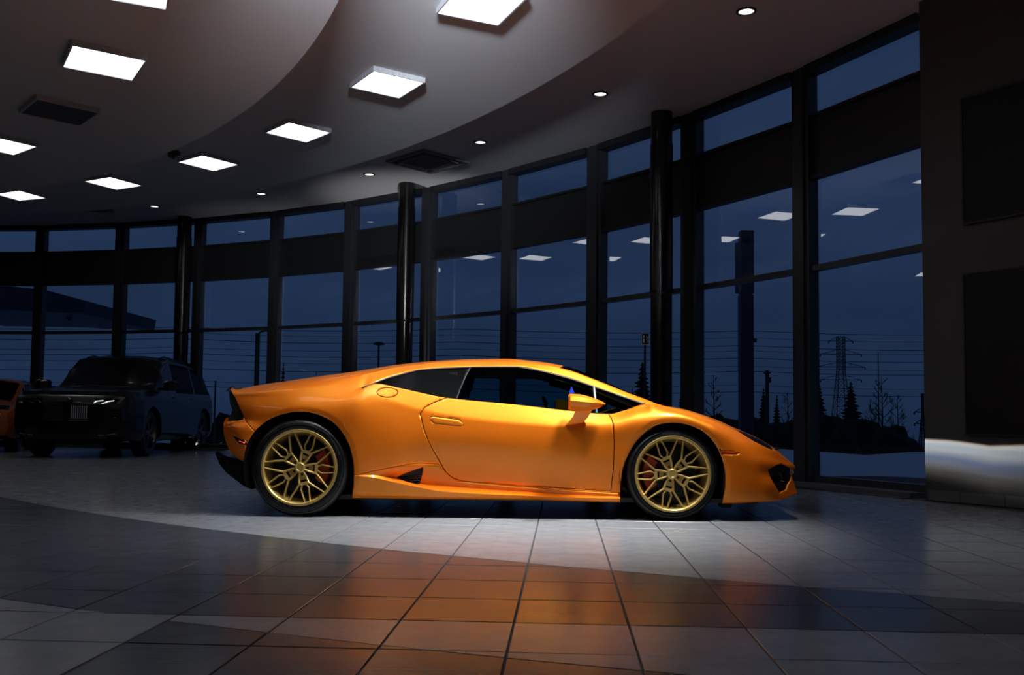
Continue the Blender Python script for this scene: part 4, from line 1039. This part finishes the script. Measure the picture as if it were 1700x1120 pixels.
def lump(name, px, Y, wpx, ytop, label, seed, depth=2.0, cat='bush', grp='dark bushes beyond the snow'):
    rnd = random.Random(seed); x = X_at(px, Y); hw = wpx / FPX * Y / 2; zt = Z_at(px, ytop, Y); z0 = terr(Y) - .3; root = empty(name, (x, Y, z0)); tag(root, label, cat, grp)
    bm = bmesh.new(); bmesh.ops.create_icosphere(bm, subdivisions=3, radius=1)
    ph = [rnd.uniform(0, 6) for _ in range(6)]
    for q in bm.verts:
        c = q.co; k = 1 + .10 * math.sin(c.x * 9 + ph[0]) * math.sin(c.z * 8 + ph[1]) + .07 * math.sin(c.x * 21 + ph[2]) * math.sin(c.y * 17 + ph[3]) + .05 * rnd.uniform(-1, 1)
        q.co = Vector((c.x * hw * k, c.y * depth * k, (max(c.z, -.2) * k) * (zt - z0) * .93))
    me = bpy.data.meshes.new('foliage'); bm.to_mesh(me); bm.free(); link_mesh('foliage', me, hedge_m, root)
    b = MB()
    for i in range(int(46)):
        a = rnd.uniform(.25, PI - .25); r = rnd.uniform(.8, .95); bx, bz = hw * math.cos(a) * r, (zt - z0) * math.sin(a) * r * .9; ln = (zt - z0) * rnd.uniform(.10, .26); dx = rnd.uniform(-.25, .25)
        y = rnd.uniform(-.8, .8); b.tube([(bx, y, bz), (bx + ln * dx + .02, y, bz + ln)], [.012 * Y / 30, .004 * Y / 30], 3, cap=False)
    b.build('twigs', bark, root)
def conifer(px, Y, ytop, wpx, label, seed, zb=None):
    rnd = random.Random(seed); x = X_at(px, Y); zt = Z_at(px, ytop, Y); z0 = terr(Y) if zb is None else zb; H = zt - z0; R = wpx / FPX * Y / 2
    root = empty('conifer', (x, Y, z0)); tag(root, label, 'tree', 'conifers outside')
    b = MB(); b.tube([(0, 0, 0), (0, 0, H * .97)], [H * .018, H * .003], 6); b.build('trunk', bark, root)
    b = MB(); T = 19; R = R * 1.35
    for t in range(T):
        z = H * (.12 + .86 * t / T); rr = R * (1 - t / T) ** .85 * rnd.uniform(.85, 1.1) + .02 * R; nb = 15
        for k in range(nb):
            a = 2 * PI * (k + rnd.random() * .7) / nb; l = rr * rnd.uniform(.65, 1.1); w = l * .16 + R * .03; dx, dy = math.cos(a), math.sin(a); nx, ny = -dy, dx; dr = l * rnd.uniform(.12, .35); hh = H / T * .7
            b.add([(0, 0, z + hh), (dx * l * .5 + nx * w, dy * l * .5 + ny * w, z - dr * .2), (dx * l, dy * l, z - dr * .6), (dx * l * .5 - nx * w, dy * l * .5 - ny * w, z - dr * .2), (dx * l * .4, dy * l * .4, z - dr - hh * .3)],
                  [(0, 1, 2), (0, 2, 3), (1, 4, 2), (2, 4, 3)])
    b.build('foliage', needle, root)
def bare_tree(px, Y, ytop, wpx, label, seed):
    rnd = random.Random(seed); x = X_at(px, Y); zt = Z_at(px, ytop, Y); z0 = terr(Y); H = zt - z0; R = wpx / FPX * Y / 2
    root = empty('bare_tree', (x, Y, z0)); tag(root, label, 'tree', 'leafless trees outside'); b = MB(); tw = MB()
    b.tube([(0, 0, 0), (.01 * H, 0, H * .5), (0, 0, H)], [H * .016, H * .009, H * .003], 5)
    def br(p, d, l, r, dep):
        q = p + d * l; tw.tube([p, p + d * l * .5 + Vector((0, 0, l * .04)), q + Vector((0, 0, l * .12))], [r, r * .7, r * .4], 3, cap=False)
        if dep > 0:
            for _ in range(4):
                e = (d + Vector((rnd.uniform(-.6, .6), rnd.uniform(-.5, .5), rnd.uniform(0, .6)))).normalized(); br(p + d * l * rnd.uniform(.35, .95), e, l * rnd.uniform(.4, .6), r * .6, dep - 1)
    for k in range(18):
        z = H * (.22 + .72 * k / 18); a = rnd.uniform(0, 2 * PI); l = R * (1.1 - .75 * k / 18) * rnd.uniform(.7, 1.1); br(Vector((0, 0, z)), Vector((math.cos(a) * .8, math.sin(a) * .8, .65)).normalized(), l, H * .005, 2)
    b.build('trunk', bark, root); tw.build('branches', bark, root)
for i, (px, Y, w, yt, lab) in enumerate([
    (1105, 36, 90, 690, 'dark bush mass behind the bonnet, left of the wide post'), (1165, 39, 130, 684, 'dark bush mass directly above the front wheel'), (1235, 36, 120, 690, 'dark bush mass below the blue totem'),
    (1300, 39, 110, 694, 'dark bush mass above the nose of the orange car'), (1378, 36, 100, 684, 'dark bush under the pylon, left part of the last window'), (1432, 39, 110, 690, 'dark bush in the middle of the last window'),
    (1480, 36, 80, 702, 'lower dark bush in the last window, toward the right wall'), (1505, 40, 60, 726, 'lowest dark bush beside the small lattice mast')]):
    lump('bush', px, Y, w, yt, lab, 20 + i, 1.2)
for i, (px, Y, w, yt, lab) in enumerate([(395, 60, 110, 682, 'far dark treeline piece above the tail of the orange car'), (455, 63.5, 60, 664, 'far dark treeline piece beside the third post'), (1395, 32, 110, 752, 'low shrub on the snow bank, left'), (1460, 33, 70, 754, 'low shrub on the snow bank, middle'), (1516, 35, 44, 757, 'low shrub on the snow bank, right')]):
    lump('bush', px, Y, w, yt, lab, 60 + i, .8)
for i, (px, Y, yt, w, lab) in enumerate([(1413, 60, 629, 44, 'conifer in the last window, right of the pylon'), (1360, 55, 632, 40, 'conifer against the last wide post'), (1067, 45, 596, 52, 'conifer left of the nearest column'), (1268, 60, 640, 26, 'conifer beside the wooden pole'),
     (1290, 62, 652, 20, 'small conifer right of the wooden pole'), (1132, 60, 640, 22, 'conifer between the nearest column and the post'), (1050, 60, 640, 20, 'small conifer behind the windshield'), (698, 70, 572, 22, 'conifer right of the middle column'),
     (525, 80, 612, 10, 'tiny conifer top above the rear deck'), (470, 80, 596, 20, 'conifer just right of the third post')]):
    conifer(px, Y, yt, w, lab, 100 + i)
for i, (px, Y, yt, w, lab) in enumerate([(1464, 55, 624, 60, 'tall leafless tree in the last window'), (1490, 60, 655, 50, 'lower leafless tree in the last window'), (1185, 60, 622, 46, 'leafless tree left of the blue totem'), (1308, 60, 648, 36, 'leafless tree above the car nose'), (1445, 68, 660, 40, 'leafless tree between conifer and tall tree')]):
    bare_tree(px, Y, yt, w, lab, 200 + i)
# lattice pylon
def pylon(px, Y, ytop, ybase, arms, label, base_px, rad, name='pylon'):
    x = X_at(px, Y); zt = Z_at(px, ytop, Y); zb = Z_at(px, ybase, Y); root = empty(name, (x, Y, zb)); tag(root, label, 'pylon'); H = zt - zb; S = Y / FPX
    b = MB(); bw = base_px * S / 2; nw = 5.2 * S if name == 'pylon' else 1.2 * S
    def half(z): t = z / H; return nw if t > .62 else bw + (nw - bw) * t / .62
    zs = list(np.linspace(0, H * .62, 7)) + list(np.linspace(H * .66, H, 10))
    for z0_, z1_ in zip(zs[:-1], zs[1:]):
        h0, h1 = half(z0_), half(z1_)
        for (ax, ay), (bx_, by_) in (((-1, -1), (1, -1)), ((1, -1), (1, 1)), ((1, 1), (-1, 1)), ((-1, 1), (-1, -1))):
            b.tube([(ax * h0, ay * h0, z0_), (ax * h1, ay * h1, z1_)], rad * 1.5, 4, cap=False); b.tube([(ax * h0, ay * h0, z0_), (bx_ * h1, by_ * h1, z1_)], rad * .7, 3, cap=False)
            b.tube([(bx_ * h0, by_ * h0, z0_), (ax * h1, ay * h1, z1_)], rad * .7, 3, cap=False); b.tube([(ax * h1, ay * h1, z1_), (bx_ * h1, by_ * h1, z1_)], rad * .7, 3, cap=False)
    b.build('tower', steel, root)
    for ya, hwp in arms:
        z = Z_at(px, ya, Y) - zb; hw = hwp * S
        b = MB()
        for s in (-1, 1):
            b.tube([(s * nw, 0, z + 8 * S), (s * hw, 0, z)], rad, 4, cap=False); b.tube([(s * nw, 0, z), (s * hw, 0, z)], rad * 1.2, 4, cap=False); b.tube([(s * hw, 0, z), (s * hw, 0, z - 4 * S)], rad * 2, 4)
            for t in (.3, .55, .8): b.tube([(s * (nw + (hw - nw) * t), 0, z), (s * (nw + (hw - nw) * t), 0, z + 8 * S * (1 - t))], rad * .6, 3, cap=False)
        b.build('crossarm', steel, root)
    return root
pylon(1397, 300, 558.5, 705, ((566, 20), (588, 34), (609, 40), (630.5, 34)), 'tall lattice power pylon seen through the last window', 26, .09)
pylon(1532, 120, 653, 748, ((684, 14), (703, 14)), 'thin lattice mast beside the right wall', 12, .05, 'mast')
for i, (y, lab) in enumerate([(546, 'highest'), (556, 'second'), (568, 'third'), (579, 'fourth'), (590, 'fifth'), (602, 'sixth'), (613, 'seventh'), (635, 'eighth'), (645, 'lowest')]):
    Y = 95; z = Z_at(850, y, Y); pts = []
    for k in range(49):
        X = -60 + 118 * k / 48; u = ((X + 300) % 29.5) / 29.5; pts.append((X, Y + X * .02, z - 1.0 * (1 - (2 * u - 1) ** 2) * .35 + X * (.006 - .003 * (i % 3))))
    b = MB(); b.tube(pts, .018 if i % 2 else .032, 4, cap=False); tag(b.build('power_line', steel), '%s of the overhead wires crossing the dusk sky behind the windows' % lab, 'wire', 'overhead wires')
# totem sign tower
Y = 24; root = empty('totem', (X_at(1239, Y), Y, -.5)); tag(root, 'tall dark blue totem tower outside, right of the nearest column', 'sign tower')
z_ = lambda py, Y=24: Z_at(1239, py, Y) + .5
b = MB(); b.box(-.17, .17, -.15, .15, 0, z_(490)); b.build('post', totem_m, root)
b = MB(); b.box(-.15, .18, -.16, .16, z_(488), z_(384)); b.build('head', totem_m, root)
b = MB(); b.prism([(-.15, -.16), (-.15, .10), (-.24, .16)], z_(486), z_(402)); b.build('side_fin', totem_m, root)
b = MB(); b.box(-.155, .185, -.17, .17, z_(404), z_(401)); b.build('joint_band', black_matt, root)
b = MB(); b.prism([(.15, -.1), (.27, -.07), (.27, .07), (.15, .1)], z_(568), z_(562)); b.build('lamp', steel, root)
# street lamps, poles
def street_lamp(px, Y, ytop, rad, kind, label, name='street_lamp', cat='street lamp'):
    x = X_at(px, Y); z0 = terr(Y); H = Z_at(px, ytop, Y) - z0; root = empty(name, (x, Y, z0)); tag(root, label, cat); b = MB(); S = Y / FPX
    b.tube([(0, 0, 0), (0, 0, H)], [rad, rad * .85], 10); b.build('pole', steel, root)
    b = MB()
    if kind == 'arm': b.tube([(0, 0, H - 8 * S), (2 * S, 0, H), (6 * S, 0, H + 3 * S), (14 * S, 0, H + 4.5 * S), (20 * S, 0, H + 4 * S)], [rad * .35] * 5, 6); b.box(17 * S, 26 * S, -.08, .08, H + 2 * S, H + 5 * S); b.build('arm', steel, root)
    elif kind == 'head': b.lathe([(0, H + 3 * S), (5 * S, H + 2.5 * S), (10 * S, H), (9 * S, H - 2 * S), (3 * S, H - 3 * S), (0, H - 3 * S)], 20); b.build('lamp_head', steel, root, smooth=40)
    elif kind == 'ball': b.lathe([(4.5 * S * math.sin(t), H - 3 * S - 4.5 * S * math.cos(t)) for t in np.linspace(0, PI, 9)], 14); b.build('lamp_head', steel, root, smooth=60)
    elif kind == 'wood':
        b.box(-6 * S, 6 * S, -.05, .05, H - 5 * S, H - 3 * S); b.build('crossbar', steel, root)
        b = MB(); b.lathe([(0, 0), (3 * S, 0), (3 * S, 9 * S), (0, 9 * S)], 10, M=Matrix.Translation((4 * S, 0, H - 20 * S))); b.build('transformer', steel, root)
    return root
street_lamp(426, 30, 553, .085, 'arm', 'street lamp with a bent arm above the tail of the orange car')
street_lamp(628, 40, 570, .05, 'head', 'street lamp with a flat mushroom head left of the middle column')
street_lamp(1322.5, 35, 524, .05, 'ball', 'lamp with a round head against the last wide post')
street_lamp(1274, 57, 615, .13, 'wood', 'wooden pole with transformer right of the blue totem', 'utility_pole', 'pole')
street_lamp(358, 55, 632, .06, 'plain', 'thin dark pole right behind the black suv', 'utility_pole', 'pole')
street_lamp(1459, 200, 585, .12, 'plain', 'faint distant pole above the tall leafless tree', 'utility_pole', 'pole')
# little sign board
Y = 30; root = empty('road_sign', (X_at(1071, Y), Y, -.5)); tag(root, 'small framed dark sign board on a post left of the nearest column', 'sign'); S = Y / FPX; zc = Z_at(1071, 562.5, Y) + .5
b = MB(); b.box(-.03, .03, -.03, .03, 0, zc); b.build('post', steel, root)
b = MB(); b.box(-6 * S, 6 * S, -.06, -.03, zc - 9.5 * S, zc + 9.5 * S); b.build('board', black_matt, root)
sg = emitter('sign_glyphs', (.60, .5, .5), .10); b = MB()  # weak glow stands in for the dim reflection of the sign's pale marks
for q in ((-6.2, 6.2, 9, 9.6), (-6.2, 6.2, -9.6, -9), (-6.2, -5.6, -9, 9), (5.6, 6.2, -9, 9)): b.box(q[0] * S, q[1] * S, -.068, -.061, zc + q[2] * S, zc + q[3] * S)
b.build('border', sg, root)
b = MB()
for q in ((-4, -1.2, -6.5, -.3), (-4, -1.6, 1.5, 4.2), (-3.4, -1.8, 4.6, 7), (1.8, 3.2, 2.6, 4.8), (3, 4.2, .6, 2.4), (1.8, 3.4, -1.8, -.4), (3.2, 4.4, -3.8, -2.2), (2.2, 3.4, -6.4, -4.4)): b.box(q[0] * S, q[1] * S, -.068, -.061, zc + q[2] * S, zc + q[3] * S)
tag(b.build('glyphs', sg, root), kind='stuff')
# canopy roof at far left
Y = 30; root = empty('canopy', (-22, Y, -.5)); tag(root, 'dark flat canopy roof outside at the far left', 'canopy')
cp = [(-160, 466), (0, 473), (75, 481), (142, 499), (142, 500), (138, 520), (0, 514), (-160, 511)]
P = [at_y(px, py, Y) for px, py in cp]; b = MB(); n = len(P)
v = [(p.x + 22, 0, p.z + .5) for p in P] + [(p.x + 22, 6, p.z + .5) for p in P]
b.add(v, [tuple(range(n)), tuple(range(n, 2 * n))[::-1]] + [(i, (i + 1) % n, n + (i + 1) % n, n + i) for i in range(n)]); b.build('roof', totem_m, root)
for x in (-4, -8):
    b = MB(); b.box(x - .12, x + .12, 2.6, 2.9, 0, 4.2); b.build('post', steel, root)
p = at_y(91, 520, Y); b = MB(); b.lathe([(.10, 0), (.07, -.08), (.02, -.14), (0, -.14)], 12, M=Matrix.Translation((p.x + 22, 1, p.z + .5))); b.build('lamp', steel, root)
# ================================================================ headlight beam of the orange car on the right wall
l = bpy.data.lights.new('headlight_beam', 'SPOT'); l.energy = 1150; l.spot_size = math.radians(100); l.spot_blend = .15; l.shadow_soft_size = .015; l.use_nodes = True; nt = l.node_tree
lo = bpy.data.objects.new('headlight_beam', l); C.objects.link(lo); lo.parent = car; lo.location = (2.12, .55, .60)
lo.rotation_euler = Vector((1, 0, 0)).to_track_quat('-Z', 'Y').to_euler()
em = [n for n in nt.nodes if n.type == 'EMISSION'][0]
tcn = N(nt, 'ShaderNodeTexCoord'); sp = N(nt, 'ShaderNodeSeparateXYZ'); nt.links.new(tcn.outputs['Normal'], sp.inputs[0])
def M_(op, a, b_=None, c=None):
    n = N(nt, 'ShaderNodeMath', operation=op)
    for i, q in enumerate((a, b_, c)):
        if q is None: continue
        if isinstance(q, (int, float)): n.inputs[i].default_value = q
        else: nt.links.new(q, n.inputs[i])
    return n.outputs[0]
az = M_('ABSOLUTE', sp.outputs['Z']); ex = M_('DIVIDE', sp.outputs['X'], az); ey = M_('DIVIDE', sp.outputs['Y'], az)
# cut-off line with a step, bright band below it, fading toward the floor
cut = M_('ADD', M_('MULTIPLY', M_('SMOOTH_MIN', M_('ABSOLUTE', M_('SUBTRACT', ex, .02)), .16, .05), .10), -.044)
d = M_('SUBTRACT', cut, ey)                                   # >0 below the cut-off
edge = M_('MULTIPLY', M_('MINIMUM', M_('MAXIMUM', M_('MULTIPLY', d, 260.), 0.), 1.), 1.0)
fall = M_('POWER', M_('SUBTRACT', 1.0, M_('MINIMUM', M_('MULTIPLY', M_('MAXIMUM', d, 0.), 4.2), 1.)), 2.2)
wn = N(nt, 'ShaderNodeTexNoise'); wn.inputs['Scale'].default_value = 1.0; wn.inputs['Detail'].default_value = 2
cm = N(nt, 'ShaderNodeCombineXYZ'); nt.links.new(M_('MULTIPLY', ex, 2.0), cm.inputs[0]); nt.links.new(M_('MULTIPLY', ey, 40.), cm.inputs[1]); nt.links.new(cm.outputs[0], wn.inputs['Vector'])
band = M_('ADD', M_('MULTIPLY', wn.outputs['Fac'], .8), .6)
st_ = M_('MULTIPLY', M_('MULTIPLY', edge, fall), band); nt.links.new(M_('MULTIPLY', st_, 1.0), em.inputs['Strength'])
cr = N(nt, 'ShaderNodeValToRGB'); nt.links.new(M_('MULTIPLY', d, 6.0), cr.inputs[0])
els = cr.color_ramp.elements; els[0].position = 0; els[0].color = (1, .55, .25, 1); els[1].position = 1; els[1].color = (1, .95, .8, 1)
for p_, c_ in ((.03, (1, .93, .8, 1)), (.12, (.80, .92, 1, 1)), (.34, (.9, .97, 1, 1)), (.55, (.45, .6, 1, 1)), (.72, (.8, .85, 1, 1))):
    q_ = els.new(p_); q_.color = c_
nt.links.new(cr.outputs[0], em.inputs['Color'])
